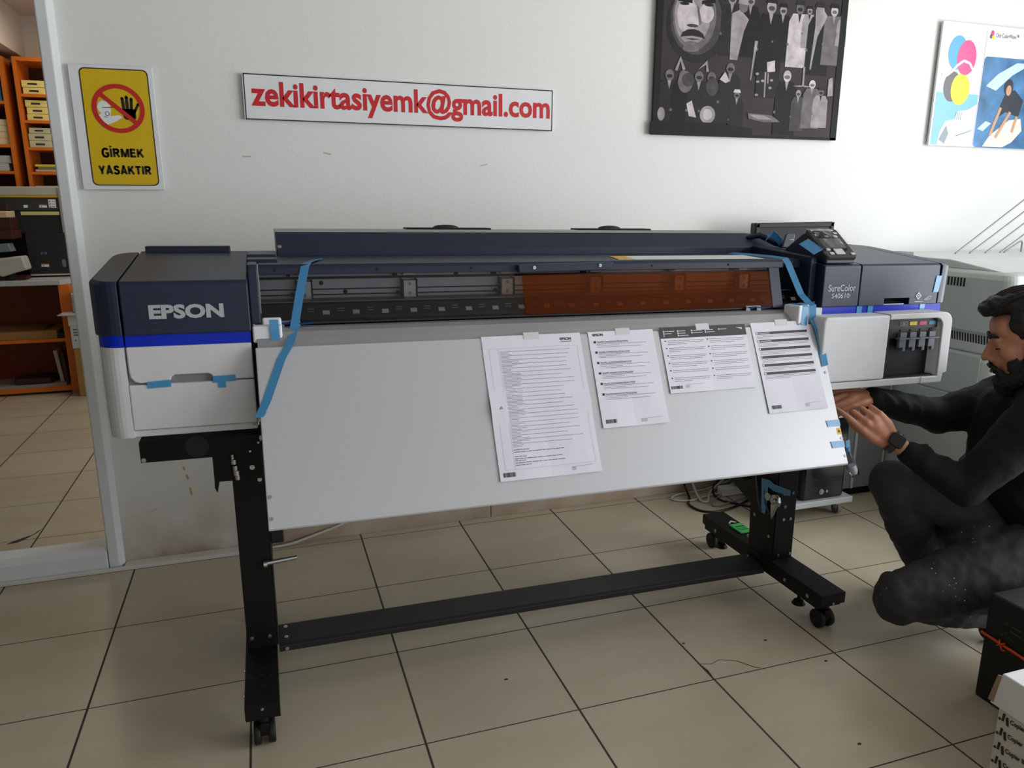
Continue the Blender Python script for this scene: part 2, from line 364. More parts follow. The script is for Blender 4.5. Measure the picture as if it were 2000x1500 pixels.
# e-mail banner
t = thing('email_sign', 'long white wall sign with red e-mail address lettering and thin black border', 'sign', (.6, WY-.006, 1.73))
fr = F((-.022, WY-.008, 1.733)).rot(-.3)
MB().pl(fr, rect(0, 0, 1.238, .163), 0, .007).build('board', M_board, t, bevel=.001)
b = MB()
for x0, y0, x1, y1 in ((.004, .002, 1.236, .002), (.004, .161, 1.236, .161), (.006, .002, .006, .161), (1.234, .002, 1.234, .161)): b.ln(fr, x0, y0, x1, y1, .004, .0075)
b.build('border', M_ink, t)
MB().text('zekikirtasiyemk@gmail.com', fr, .028, .022, 1.196, .122, bold=.028, hh=.0078).build('lettering', mat('red_lettering', (200, 30, 38), .45), t)
# ---- dark photo-collage poster (generic figures)
t = thing('photo_poster', 'large dark monochrome collage poster with a portrait and groups of people', 'poster', (2.19, WY-.006, 1.725))
PW, PH = .998, .80
fr = F((1.688, WY-.010, 1.726))
m = mat('dark_photo_ground', (52, 44, 46), .6, spec=.25, var=(3.2, .35))
MB().pl(fr, rect(0, 0, PW, PH), 0, .009).build('print', m, t, bevel=.001)
G = [mat('photo_tone_%d' % i, (c, int(c*.95), int(c*.97)), .6, spec=.25, var=(22, .28)) for i, c in enumerate((18, 34, 66, 104, 148, 188, 222))]
p = MB(); HH = [.0095]
def blob(pts, g): 
    HH[0] += .00002; p.pl(fr, pts, .009, HH[0], g)
def P(px, py): return ((px-20)/1880*PW*1.0, (1375-py)/1375*.655)   # from the print's own layout
def E(px, py, rx, ry, g, n=22):
    a, b_ = P(px, py); blob(ell(a, b_, rx/1880*PW, ry/1375*.655, n), g)
def S_(pts, g): blob([P(*q) for q in pts], g)
# portrait with a dark hat
E(400, 400, 290, 330, 1); E(390, 360, 245, 300, 2); E(370, 330, 205, 290, 3); E(350, 330, 170, 240, 4); E(300, 330, 95, 150, 5); E(480, 300, 70, 80, 5)
S_([(110, -120), (700, -120), (660, 190), (560, 150), (400, 130), (220, 150), (140, 200)], 1)
S_([(200, 170), (340, 195), (345, 225), (210, 215)], 0); S_([(430, 195), (560, 165), (560, 205), (430, 225)], 0)
E(270, 232, 45, 14, 1); E(500, 225, 45, 14, 1); E(270, 232, 14, 11, 0); E(500, 225, 14, 11, 0)
S_([(335, 240), (385, 240), (420, 400), (360, 425), (295, 400)], 5); S_([(385, 240), (405, 250), (440, 390), (415, 405)], 3)
E(355, 412, 55, 14, 2); S_([(245, 515), (262, 475), (310, 448), (360, 440), (415, 448), (460, 478), (478, 520), (430, 505), (360, 498), (290, 505)], 1); S_([(285, 525), (360, 518), (435, 525), (360, 536)], 2); E(355, 555, 60, 10, 3); E(350, 610, 80, 28, 3)
def man(x, y, h, coat, face=4, hat=0, legs=1, w=1.0):
    w *= h*.15
    S_([(x-w*1.25, y+h), (x-w*1.15, y+h*.32), (x-w*.75, y+h*.2), (x+w*.75, y+h*.2), (x+w*1.15, y+h*.32), (x+w*1.25, y+h)], coat)
    S_([(x-w*.2, y+h*.2), (x+w*.2, y+h*.2), (x, y+h*.34)], 4 if coat < 4 else 1)
    E(x, y+h*.12, w*.45, h*.085, face); E(x, y+h*.135, w*.3, h*.03, max(face-2, 0))
    if hat is not None: S_([(x-w*.6, y+h*.07), (x-w*.4, y), (x+w*.4, y), (x+w*.6, y+h*.07)], hat)
    E(x-w*1.15, y+h*.66, w*.13, h*.022, 3)
for a in ((720, 90, 560, 1), (900, 90, 560, 0), (1110, 110, 700, 0), (1230, 150, 520, 0), (1400, 110, 600, 5, 3, 1), (1500, 150, 380, 4), (1610, 110, 660, 0, 4, 1), (1760, 110, 560, 3, 5, 0), (1850, 190, 300, 4)): man(*a)
S_([(720, 280), (800, 240), (890, 320), (850, 420), (800, 680), (725, 680)], 4); E(830, 215, 45, 50, 3); S_([(775, 190), (790, 130), (870, 140), (880, 200)], 4)
S_([(1560, 180), (1650, 180), (1690, 230), (1600, 420), (1560, 720), (1545, 720), (1570, 330)], 4)
S_([(965, 500), (995, 500), (950, 850), (940, 850)], 4)
S_([(1100, 680), (1180, 660), (1190, 760), (1110, 770)], 5); S_([(1000, 770), (1240, 770), (1240, 1000), (1000, 1000)], 1)
for x, y_ in ((1010, 790), (1020, 860), (1070, 850), (1160, 840), (1150, 910), (1015, 980)): E(x, y_, 18, 12, 4, 8)
S_([(1085, 770), (1102, 770), (1105, 1000), (1092, 1000)], 4); S_([(1115, 780), (1128, 780), (1130, 870), (1118, 870)], 4)
man(1320, 720, 620, 0, 5, None)
for x in (160, 290, 440, 560, 740): man(x, 780-(x == 740)*90, 560, 1 if x != 290 else 0, 3, None, 1, 1.1)
S_([(205, 800), (255, 680), (305, 790), (280, 800), (255, 720), (230, 810)], 4); S_([(420, 790), (510, 700), (530, 800), (505, 800), (500, 740)], 4)
E(310, 900, 70, 95, 3); E(335, 880, 60, 60, 2); S_([(330, 1090), (380, 1060), (430, 1210), (360, 1200)], 5); E(540, 1180, 75, 80, 4); E(540, 1180, 45, 50, 5)
E(570, 930, 60, 80, 2); S_([(640, 860), (690, 790), (740, 870), (700, 890)], 5)
man(820, 940, 420, 1, 3, 5); E(95, 1190, 35, 60, 4)
S_([(1480, 700), (1500, 700), (1500, 880), (1450, 885), (1380, 880), (1480, 870)], 4); S_([(1500, 870), (1620, 880), (1500, 885)], 4)
man(1450, 900, 400, 2, 4, None); man(1590, 800, 470, 3, 5, None, 1, 1.1); man(1690, 880, 380, 4, 3, 1, 1, 1.2); S_([(1760, 800), (1800, 780), (1820, 950), (1760, 960)], 4)
S_([(940, 1150), (1180, 1160), (1280, 1220), (1100, 1230), (950, 1200)], 3); S_([(960, 1165), (1100, 1165), (1200, 1200), (1050, 1205)], 4)
S_([(0, 1260), (600, 1250), (1000, 1290), (1000, 1375), (0, 1375)], 0)
p.build('picture_figures', G, t)
bd = MB(); bd.pl(fr, rect(0, 0, .030, PH), .009, .0115).pl(fr, rect(PW-.035, 0, PW, PH), .009, .0115).pl(fr, rect(0, 0, PW, .012), .009, .0115).build('dark_margin', G[0], t)
# ---- ocean poster with the surfer
t = thing('product_poster', 'white framed poster with coloured ovals and a surfer on blue water', 'poster', (3.75, WY-.006, 1.715))
fr = F((3.262, WY-.012, 1.718)).rot(-.3)
OW, OH = 1.0, .585
MB().pl(fr, rect(0, 0, OW, OH), 0, .011).build('board', M_board, t, bevel=.0015)
cols = [mat('cyan_oval', (70, 160, 205), .3), mat('magenta_oval', (215, 60, 130), .3), mat('grey_oval', (85, 85, 88), .3), mat('yellow_oval', (240, 215, 20), .3), mat('oval_white', (240, 240, 240), .3)]
o_ = MB(); zz = .0115
o_.pl(fr, ell(.105, .285, .055, .072, 28), zz, zz+.0004, 2).pl(fr, ell(.115, .445, .060, .080, 28), zz, zz+.0006, 0).pl(fr, ell(.160, .275, .062, .075, 28), zz, zz+.0008, 3)
o_.pl(fr, ell(.176, .425, .062, .082, 28), zz, zz+.0010, 1)
pts = [(.03, .34), (.06, .335), (.09, .355), (.12, .385), (.16, .41), (.2, .40), (.235, .36)]
for (a, b), (c, d) in zip(pts, pts[1:]): o_.ln(fr, a, b, c, d, .012, zz+.0014, 4)
o_.build('coloured_ovals', cols, t)
wt = MB(); wt.pl(fr, rrect(.295, -.001, OW-.002, .44, .02), .0112, .0116, 0)
M_wtr = mat('ocean_print', (70, 120, 165), .3, var=(7, .5)); M_skyb = mat('light_blue_print', (120, 185, 220), .3)
wt.build('ocean_picture', M_wtr, t)
bl = MB().pl(fr, rect(.012, .004, .285, .255), .0112, .0116, 0); bl.build('blue_panel', M_skyb, t)
pr = MB(); c2 = [mat('printed_shell', (205, 212, 218), .4), mat('printed_shade', (140, 150, 160), .4)]
pr.pl(fr, [(.05, .004), (.06, .07), (.09, .12), (.14, .13), (.285, .15), (.285, .004)], .0116, .0120, 0)
pr.pl(fr, [(.06, .03), (.10, .10), (.12, .06), (.10, .01)], .012, .0122, 1); pr.pl(fr, [(.14, .13), (.16, .17), (.23, .18), (.285, .21), (.285, .15)], .012, .0123, 0)
for k in range(4): pr.ln(fr, .15+k*.012, .13, .155+k*.012, .165, .004, .0125, 1)
pr.ln(fr, .17, .05, .27, .08, .005, .0125, 1); pr.build('pictured_machine', c2, t)
sf = MB(); c3 = [mat('surf_suit', (34, 40, 52), .5), mat('surf_skin', (196, 150, 120), .5), mat('surf_board', (225, 220, 205), .4), mat('foam_print', (190, 215, 225), .4)]
sf.pl(fr, [(.33, .30), (.40, .36), (.52, .42), (.62, .42), (.5, .36), (.4, .28)], .0116, .0118, 3); sf.pl(fr, [(.31, .09), (.36, .13), (.40, .12), (.35, .08)], .0116, .0118, 3)
sf.pl(fr, [(.36, .004), (.40, .06), (.52, .14), (.60, .15), (.62, .09), (.56, .03), (.50, .004)], .0118, .0120, 2)
sf.pl(fr, [(.42, .14), (.44, .20), (.47, .27), (.53, .29), (.60, .24), (.58, .16), (.52, .17), (.49, .18)], .012, .0122, 0); sf.pl(fr, ell(.485, .30, .032, .04, 16), .012, .0124, 0)
sf.pl(fr, ell(.488, .285, .018, .026, 14), .0122, .0126, 1)
for a in ((.45, .20, .40, .06), (.52, .18, .44, .05), (.57, .16, .55, .08)): sf.ln(fr, *a, .018, .0128, 1)
sf.build('pictured_surfer', c3, t)
lg = MB(); lg.pl(fr, ell(.325, .548, .012, .016, 14), .0112, .0116, 1); lg.pl(fr, ell(.318, .535, .009, .011, 12), .0112, .0118, 2); lg.pl(fr, ell(.332, .530, .009, .011, 12), .0112, .012, 3)
lg.build('small_emblem', cols, t)
MB().text('Océ ColorWave™', fr, .350, .532, .155, .022, bold=.008, hh=.0118).build('lettering', M_greyink, t)
fl = MB()
for a in ((.29, .0, .29, .565), (.012, .26, .285, .26)): fl.ln(fr, *a, .003, .0117)
fl.build('dividing_lines', mat('pale_line', (180, 185, 200), .5), t)
# ================================================================ THE WIDE PRINTER
TILT[0] = .013
PR = thing('large_format_printer', 'wide navy and light grey roll printer on a black stand in front of the wall', 'printer', (.85, 2.2, 0))
def screw(par, pts, ax=(0, -1, 0), r=.006, th=.004, m=None, name='screw'):
    for q in pts:
        s = MB(); s.disc(q, ax, r, th, 12); s.disc(Vector(q)+Vector(ax)*th*.6, ax, r*.45, th, 6); s.build(name, m or M_steel, par)
# ---- stand --------------------------------------------------------------
def foot(x0, x1):
    m = MB(); y0, y1 = 1.834, 2.56
    pr = [(y0, .142), (y1, .142), (y1, .105), (y1-.02, .10), (y1-.02, .085), (y0+.02, .085), (y0+.02, .098), (y0, .103)]
    m.prx(pr, x0, x1)
    for y in (1.92, 1.97, 2.0, 2.42): m.disc(((x0+x1)/2, y, .1425), (0, 0, 1), .006, .001, 10, 1)
    for x in (x0+.02, x1-.02): m.box(x-.006, x+.006, 1.955, 1.97, .142, .1425, 1)
    o = m.build('stand_foot', [M_black, M_dark], PR, tilt=0, bevel=.0015)
    screw(o, [((x0+x1)/2, y0-.001, .118)], r=.004); screw(o, [(x0-.001, y, .12) for y in (1.9, 2.02, 2.46)], ax=(-1, 0, 0), r=.007)
    for y in (y0+.035, y1-.04):
        xc = (x0+x1)/2
        c = MB(); c.cyl((xc, y, .085), (xc, y, .068), .014).box(xc-.012, xc+.012, y-.018, y+.022, .034, .072)
        c = c.build('caster', M_black, PR, bevel=.003, tilt=0)
        for sx in (-1, 1):
            MB().disc((xc+sx*.019, y+.008, .0325), (1, 0, 0), .0325, .017, 28).build('wheel', M_rub, c, bevel=.003, tilt=0)
    for y in (1.965, 2.44):
        l = MB(); xc = x0+.02; l.cyl((xc, y, .086), (xc, y, .055), .006).cyl((xc, y, .056), (xc, y, .043), .016, .024)
        l.build('levelling_foot', M_black, PR, tilt=0)
foot(-.128, -.040); foot(1.702, 1.800)
def post(x0, x1, sx):
    m = MB(); m.box(x0, x1, 2.11, 2.16, .142, .80)
    xs = x1 if sx > 0 else x0-.007
    m.prx([(2.112, .142), (2.245, .142), (2.255, .315), (2.42, .37), (2.50, .46), (2.50, .80), (2.112, .80)], xs, xs+.006)
    o = m.build('stand_post', M_black, PR, bevel=.0015, tilt=0)
    return o
pl = post(-.122, -.040, 1); prt = post(1.712, 1.796, -1)
screw(pl, [(-.108, 2.109, .165), (-.058, 2.109, .165), (-.105, 2.109, .665), (-.05, 2.109, .655)], r=.006)
screw(prt, [(1.735, 2.109, .17), (1.785, 2.109, .17), (1.747, 2.109, .36), (1.745, 2.109, .31), (1.775, 2.109, .31), (1.74, 2.109, .41), (1.778, 2.109, .41)], r=.0055)
screw(prt, [(1.704, 2.13, .24), (1.704, 2.17, .14), (1.704, 2.21, .12), (1.704, 2.22, .29), (1.704, 2.28, .47), (1.704, 2.25, .19)], ax=(-1, 0, 0), r=.006)
# cross bar between the feet
m = MB().prx([(2.14, .086), (2.14, .104), (2.149, .109), (2.24, .120), (2.25, .116), (2.25, .086)], -.034, 1.705)
cb = m.build('cross_bar', mat('black_bar', (30, 30, 32), .5, bump=(700, .1)), PR, bevel=.002)
screw(cb, [(-.012, 2.225, .119), (-.012, 2.175, .113), (1.69, 2.225, .119)], ax=(0, -.2, 1), r=.006); screw(cb, [(-.012, 2.139, .096)], r=.006)
# height clamps: left pin and knob, right latch
k = MB().cyl((-.05, 2.105, .40), (.035, 2.11, .405), .007).tube([(-.058, 2.10, .40), (-.048, 2.10, .40)], .013, 6); k.build('clamp_pin', M_steel, PR)
MB().prx([(2.11, .455), (2.15, .455), (2.15, .50), (2.11, .495)], -.034, .003).build('side_knob', M_rub, PR, bevel=.004)
k = MB(); cx_, cy_, cz_ = 1.70, 2.10, .392
k.disc((cx_-.004, cy_, cz_), (-1, 0, 0), .024, .012, 8).disc((cx_-.014, cy_, cz_), (-1, 0, 0), .012, .012, 6).disc((cx_-.010, cy_+.035, cz_+.004), (-1, 0, 0), .016, .010, 6)
k.prx([(cy_-.012, cz_-.02), (cy_+.02, cz_-.02), (cy_+.012, cz_-.075)], cx_-.010, cx_-.002); k.build('height_latch', M_steel, PR, bevel=.002)
k = MB().tube([(1.700, 2.235, .465), (1.697, 2.20, .36), (1.697, 2.175, .325)], .004); k.tube([(1.700, 2.17, .41), (1.697, 2.155, .36), (1.697, 2.13, .33)], .004); k.build('latch_rods', mat('dark_steel', (90, 90, 95), .35, metal=.8), PR)
k = MB().prx([(2.25, .42), (2.29, .425), (2.285, .47), (2.25, .455)], 1.66, 1.70); k.build('stand_bracket', M_black, PR, bevel=.004)
# black structure under the left housing
m = MB().box(-.339, -.036, 2.07, 2.16, .744, .80).disc((-.20, 2.069, .778), (0, -1, 0), .030, .002, 28, 1)
o = m.build('support_beam', [M_black, mat('dark_grey_recess', (40, 40, 42), .7)], PR, bevel=.002)
screw(o, [(-.331, 2.068, .752)], r=.006)
m = MB(); m.prx([(2.07, .744), (2.07, .672), (2.14, .672), (2.14, .744)], -.165, -.12); m.pry([(-.165, .675), (-.152, .675), (-.16, .64), (-.166, .655)], 2.07, 2.10)
m.box(-.15, -.038, 2.075, 2.16, .67, .80)
o = m.build('left_gusset', M_black, PR, bevel=.002)
for z, r in ((.736, .006), (.722, .010), (.704, .009), (.690, .011), (.677, .009)): MB().tube([(-.112+(.722-z)*.15, 2.064, z), (-.112+(.722-z)*.15, 2.064, z+.013)], r*.8, 6).build('hex_bolt', M_steel, o)
screw(o, [(-.068, 2.073, .752), (-.066, 2.073, .705), (-.045, 2.073, .775)], r=.007)
# narrow side plates left of the media cover
m = MB().box(-.0365, -.031, 1.985, 2.2, .79, 1.075).box(1.667, 1.673, 1.985, 2.2, .79, 1.09)
o = m.build('side_plate', M_black, PR)
screw(o, [(-.034, 1.984, .865), (-.034, 1.984, .815), (-.034, 2.05, .79)], r=.006, th=.01)
m = MB().prx([(2.08, .80), (2.36, .80), (2.36, 1.09), (2.02, 1.09), (2.02, .95)], -.03, 1.665)
m.build('lower_chassis', M_dark, PR)
# ---- left housing ---------------------------------------------------------
def topz(y, z0=1.228): return z0+(y-1.955)*.114
LZ = 1.100
pr = [(1.95, LZ), (1.95, 1.221), (1.957, topz(1.957)), (2.37, topz(2.37)), (2.40, topz(2.37)-.012), (2.40, LZ)]
lc = MB().prx(pr, -.3225, -.0375).build('maintenance_cover', M_navy, PR, bevel=.003)
MB().text('EPSON', F((-.264, 1.9495, 1.138)), 0, 0, .167, .0345, bold=.045, ext=.02, hh=.0006).build('logo_lettering', M_logo, lc)
def cap(xo, xi, z0, z1, ins=0.0, r=.055, slope=True, yb=2.36, yf=1.95):
    # plan outline of an end cap with a rounded outer front corner
    s = 1 if xo > xi else -1; X = xo-s*ins; Y = yf+ins
    pts = [(xi, Y)]
    for i in range(9):
        a = math.radians(90*i/8); pts.append((X-s*r+s*r*math.sin(a), Y+r-r*math.cos(a)))
    for i in range(5):
        a = math.radians(90*i/4); pts.append((X-s*.06+s*.06*math.cos(a), yb-.06+.06*math.sin(a)))
    pts.append((xi, yb))
    if z1 is None: return pts
    if not slope: return MB().prz(pts, z0, z1)
    return pts
pts = cap(-.392, -.3265, 0, None)
m = MB(); ins = .012
r0 = [(x, y, LZ) for x, y in pts]; r1 = [(x, y, topz(y)-.008) for x, y in pts]
cxm, cym = -.3265, 2.16
r2 = [((x-cxm)*.86+cxm, (y-cym)*.975+cym, topz((y-cym)*.975+cym)) for x, y in pts]
m.loft([r0, r1, r2]); m.build('end_cap', M_navy, PR, bevel=.002)
MB().box(-.31, -.085, 2.355, 2.385, 1.27, 1.290).build('hinge_bar', M_navy2, PR, bevel=.003)
MB().box(-.03705, .04, 2.10, 2.36, 1.255, 1.268).box(-.037, .04, 2.2, 2.38, 1.262, 1.275).build('top_bridge', M_navy, PR, bevel=.002)
pts = cap(-.385, -.3265, 0, None, r=.05)
MB().prz(pts, 1.072, LZ+.001).box(-.3225, -.0395, 1.956, 2.3, 1.072, LZ+.001).build('blue_band', M_blue, PR)
pts = cap(-.385, -.3265, 0, None, r=.045)
m = MB(); m.loft([[(x*.985-.004, y, .848) for x, y in pts], [(x, y, .90) for x, y in pts], [(x, y, 1.072) for x, y in pts]])
m.build('left_end_shell', M_shell, PR, bevel=.004)
# lower door with rounded corner and finger recess
m = MB()
o_ = [(-.040, 1.072), (-.040, .982), (-.135, .983), (-.138, .995), (-.146, 1.0), (-.222, 1.0), (-.230, .995), (-.234, .983), (-.300, .983), (-.312, .987), (-.320, .998), (-.322, 1.012), (-.3225, 1.072)]
m.pry(o_, 1.950, 1.985); m.build('front_door', M_shell, PR, bevel=.003)
m = MB().box(-.326, -.039, 1.962, 2.34, .87, 1.07).pry([(-.234, .972), (-.132, .972), (-.132, 1.005), (-.234, 1.005)], 1.9615, 1.98)
m.build('inner_panel', mat('grey_recess_panel', (128, 128, 132), .6), PR)
m = MB(); m.pry([(-.326, .979), (-.040, .979), (-.040, .866), (-.326, .866)], 1.950, 1.99); m.build('lower_panel', M_shell, PR, bevel=.003)
lp = MB().box(-.335, -.040, 1.957, 2.34, .847, .864).build('bottom_skirt', M_shell, PR, bevel=.003)
screw(lp, [(-.048, 1.954, .8625)], r=.0055, m=M_metal)
# ---- rail, window, interior ----------------------------------------------
m = MB().prx([(2.03, 1.232), (2.03, 1.250), (2.036, 1.2585), (2.30, 1.264), (2.30, 1.232)], -.0105, 1.657)
rail = m.build('window_rail', M_navy2, PR, bevel=.0015)
screw(rail, [(x, 2.0295, 1.244) for x in (.03, .292, .553, 1.118, 1.385, 1.63)], r=.0035, th=.002, m=M_rub)
m = MB().pry([(.684, 1.252), (.981, 1.257), (.972, 1.240), (.955, 1.234), (.687, 1.229)], 2.012, 2.032)
h = m.build('window_handle', M_navy, PR, bevel=.003); screw(h, [(.732, 2.011, 1.244), (.936, 2.011, 1.248)], r=.005)
MB().prx([(1.985, 1.113), (1.985, 1.25), (1.99, 1.262), (2.06, 1.264), (2.06, 1.113)], -.0365, -.0125).build('window_arm', M_navy, PR, bevel=.003)
MB().prx([(1.985, 1.12), (1.985, 1.262), (1.99, 1.270), (2.30, 1.290), (2.30, 1.12)], 1.660, 1.684).build('window_arm', M_navy, PR, bevel=.004)
wl = F((0, 2.06, 1.2602), (1, 0, 0), (0, 1, .02))
MB().pl(wl, [(1.02, 0), (1.53, -.01), (1.545, .125), (1.05, .125)], 0, .0006, 0).pl(wl, [(1.021, .002), (1.075, .001), (1.10, .124), (1.05, .124)], .0005, .001, 1).build('caution_strip', [M_white, mat('caution_yellow', (225, 175, 40), .45)], PR)
def pane(x0, x1, m, name):
    return MB().prx([(2.034, 1.232), (1.997, 1.112), (1.999, 1.112), (2.036, 1.232)], x0, x1).build(name, m, PR)
def glassmat(name, tint, a, rough=.03):
    m = bpy.data.materials.new(name); m.use_nodes = True; nt = m.node_tree; N = nt.nodes; L = nt.links
    N.remove(N['Principled BSDF']); out = N['Material Output']
    tr = N.new('ShaderNodeBsdfTransparent'); tr.inputs[0].default_value = (tint[0]*a, tint[1]*a, tint[2]*a, 1)
    gl = N.new('ShaderNodeBsdfGlossy'); gl.inputs['Roughness'].default_value = rough
    fr = N.new('ShaderNodeFresnel'); fr.inputs[0].default_value = 1.33
    mx = N.new('ShaderNodeMixShader'); L.new(fr.outputs[0], mx.inputs[0]); L.new(tr.outputs[0], mx.inputs[1]); L.new(gl.outputs[0], mx.inputs[2]); L.new(mx.outputs[0], out.inputs[0])
    return m
pane(-.011, 1.535, glassmat('smoky_window', (1, 1, 1), .86), 'window_pane')
def ambermat():
    m = bpy.data.materials.new('amber_window'); m.use_nodes = True; nt = m.node_tree; N = nt.nodes; L = nt.links
    b = N['Principled BSDF']; out = N['Material Output']
    b.inputs['Base Color'].default_value = rgb((130, 66, 26)); b.inputs['Roughness'].default_value = .12
    tc = N.new('ShaderNodeTexCoord'); nz = N.new('ShaderNodeTexNoise'); nz.inputs['Scale'].default_value = 3; L.new(tc.outputs['Object'], nz.inputs[0])
    rp = N.new('ShaderNodeMapRange'); rp.inputs[3].default_value = .12; rp.inputs[4].default_value = .2; L.new(nz.outputs[0], rp.inputs[0]); L.new(rp.outputs[0], b.inputs['Roughness'])
    tr = N.new('ShaderNodeBsdfTransparent'); tr.inputs[0].default_value = (.97, .66, .46, 1)
    mx = N.new('ShaderNodeMixShader'); mx.inputs[0].default_value = .13
    L.new(tr.outputs[0], mx.inputs[1]); L.new(b.outputs[0], mx.inputs[2]); L.new(mx.outputs[0], out.inputs[0])
    return m
lab(MB().prx([(2.0278, 1.222), (1.9935, 1.113), (1.9945, 1.113), (2.0290, 1.222)], .701, 1.535).build('amber_film', ambermat(), PR), 'amber tinted half of the window')
MB().prx([(2.030, 1.232), (1.993, 1.110), (2.003, 1.110), (2.04, 1.232)], 1.536, 1.573).build('pane_frame', M_navy, PR)
# interior
bp = MB().box(-.01, 1.66, 2.16, 2.18, 1.10, 1.245).build('back_plate', mat('galvanised_sheet', (225, 225, 232), .5, metal=.05, bump=(40, .1)), PR)
m = MB()
for z in (1.163, 1.178, 1.208): m.box(-.01, 1.66, 2.1575, 2.1595, z, z+(.0035 if z < 1.2 else .007))
m.build('guide_line', M_dark, bp)
for x in (.106, .398, .692, .982, 1.277, 1.52):
    b = MB().box(x-.018, x+.018, 2.135, 2.159, 1.155, 1.203).box(x-.018, x+.016, 2.140, 2.159, 1.217, 1.232).build('plate_bracket', mat('bright_bracket', (232, 232, 236), .4, metal=.15), bp, bevel=.001)
    MB().box(x+.019, x+.0215, 2.13, 2.159, 1.15, 1.207).box(x-.023, x-.020, 2.13, 2.159, 1.15, 1.207).box(x-.036, x-.028, 2.13, 2.159, 1.163, 1.172).box(x-.045, x-.036, 2.13, 2.159, 1.215, 1.225).build('bracket_edge', M_dark, b)
    screw(b, [(x, 2.134, z) for z in (1.166, 1.193)], r=.0045, th=.002, m=M_metal)
for x, z in ((.153, 1.197), (.218, 1.172), (.54, 1.218)): MB().disc((x, 2.158, z), (0, 1, 0), .006, .003, 16).build('plate_hole', M_dark, bp)
MB().prx([(2.04, 1.120), (2.06, 1.150), (2.075, 1.156), (2.155, 1.156), (2.155, 1.10), (2.03, 1.10)], -.01, 1.66).prx([(2.071, 1.1555), (2.079, 1.1575), (2.079, 1.1565), (2.071, 1.1545)], -.01, 1.66, 1).build('pressure_bar', [mat('gloss_black_bar', (7, 7, 8), .3), M_metal], PR)
m = MB(); w = MB()
for i in range(21):
    x = .075+i*.0788
    w.add([(x-.009, 2.0475, 1.1345), (x+.009, 2.0475, 1.1345), (x+.009, 2.0405, 1.1245), (x-.009, 2.0405, 1.1245)], [(0, 1, 2, 3)])
    for dz in (0, .006): m.add([(x+.030, 2.050-dz*.6, 1.1395-dz), (x+.048, 2.050-dz*.6, 1.1395-dz), (x+.048, 2.0494-dz*.6, 1.138-dz), (x+.030, 2.0494-dz*.6, 1.138-dz)], [(0, 1, 2, 3)])
w.build('roller_marks', mat('pale_roller', (200, 200, 196), .5), PR); m.build('roller_slots', M_metal, PR)
MB().box(-.01, 1.60, 1.998, 2.06, 1.106, 1.1125).build('platen_edge', mat('dark_platen', (30, 31, 34), .35), PR, bevel=.002)
# edge clips with blue film
for x in (.055, 1.46):
    MB().box(x-.028, x+.028, 1.992, 2.02, 1.1126, 1.118).box(x-.028, x-.012, 1.9885, 1.992, 1.102, 1.114).box(x+.012, x+.028, 1.9885, 1.992, 1.102, 1.114).build('media_edge_clip', mat('dull_clip_metal', (120, 122, 126), .4, metal=.4), PR, bevel=.001)
    c = MB(); c.ribbon([(x-.03, 1.9915, 1.113), (x-.012, 1.987, 1.111), (x+.005, 1.9895, 1.113), (x+.03, 1.988, 1.109), (x+.062, 1.99, 1.1115)], (0, -.5, 1), .006, m=0); c.build('clip_film', mat('navy_blue_film', (28, 62, 120), .25), PR)
# media guide and big white cover
TS = F((0, 1.743, .666), (1, 0, 0), (0, .202, .426))
M_traymat = mat('white_satin_cover', (190, 191, 195), .38, metal=.25, bump=(30, .02), var=(1.5, .01))
pg = [(2.03, 1.100), (1.995, 1.1035), (1.978, 1.102), (1.962, 1.094), (1.950, 1.078), (1.9385, 1.058)]
pb = [(y+.004, z-.006) for y, z in pg][::-1]
MB().prx(pg+pb, -.025, 1.625, smooth=False).build('media_guide', mat('grey_satin_steel', (150, 150, 153), .28, metal=.35), PR)
a0 = TS.p(0, .438); 
pf = [(a0.y, a0.z), (a0.y+.012, a0.z-.004)]+[(1.760, .666), (1.757, .655), (1.747, .651), (1.7405, .654), (1.7395, .660), (1.743, .6665)]
tray = MB().prx(pf, -.031, 1.661).build('media_cover', M_traymat, PR, bevel=.002)
for a, b in ((-.02, .274), (-.022, .068), (-.022, .016), (1.650, .28), (1.656, .071), (1.655, .016)):
    q = TS.p(a, b); MB().disc(q, TS.n, .0045, .003, 12).build('screw', M_metal, tray)
wl_ = MB().pl(TS, rrect(1.644, .083, 1.6605, .103, .002), 0, .0006, 0)
wl_.pl(TS, [(1.6475, .090), (1.6565, .090), (1.652, .099)], .0006, .0009, 1); wl_.build('warning_label', [mat('caution_yellow', (225, 175, 40), .45), M_ink], tray)
# ---- top cover behind the rail ---------------------------------------------
def slanted(prf, xl, xr):                        # prf rows: (y, z, x right)
    m = MB(); m.loft([[(xl, y, z) for y, z, _ in prf], [(xr_, y, z) for y, z, xr_ in prf]]); return m
tc_ = slanted([(2.30, 1.262, 1.80), (2.30, 1.284, 1.80), (2.345, 1.329, 1.685), (2.53, 1.332, 1.70), (2.53, 1.25, 1.80)], .0435, 1.8).build('top_cover', M_navy, PR, bevel=.0015)
MB().prx([(2.347, 1.3305), (2.352, 1.334), (2.53, 1.336), (2.53, 1.331)], .0425, 1.68).build('cover_top_trim', mat('pale_grey_trim', (150, 150, 148), .5), PR)
screw(tc_, [(.052, 2.307, 1.289)], ax=(0, -.7, .7), r=.006)
for x in (.60, 1.21):
    o = MB().box(x-.14, x+.15, 2.49, 2.56, 1.333, 1.341).build('rear_roll_guide', M_black, PR, bevel=.002)
    MB().sph((x, 2.53, 1.341), .045, .02, .010).build('guide_knob', M_rub, o)
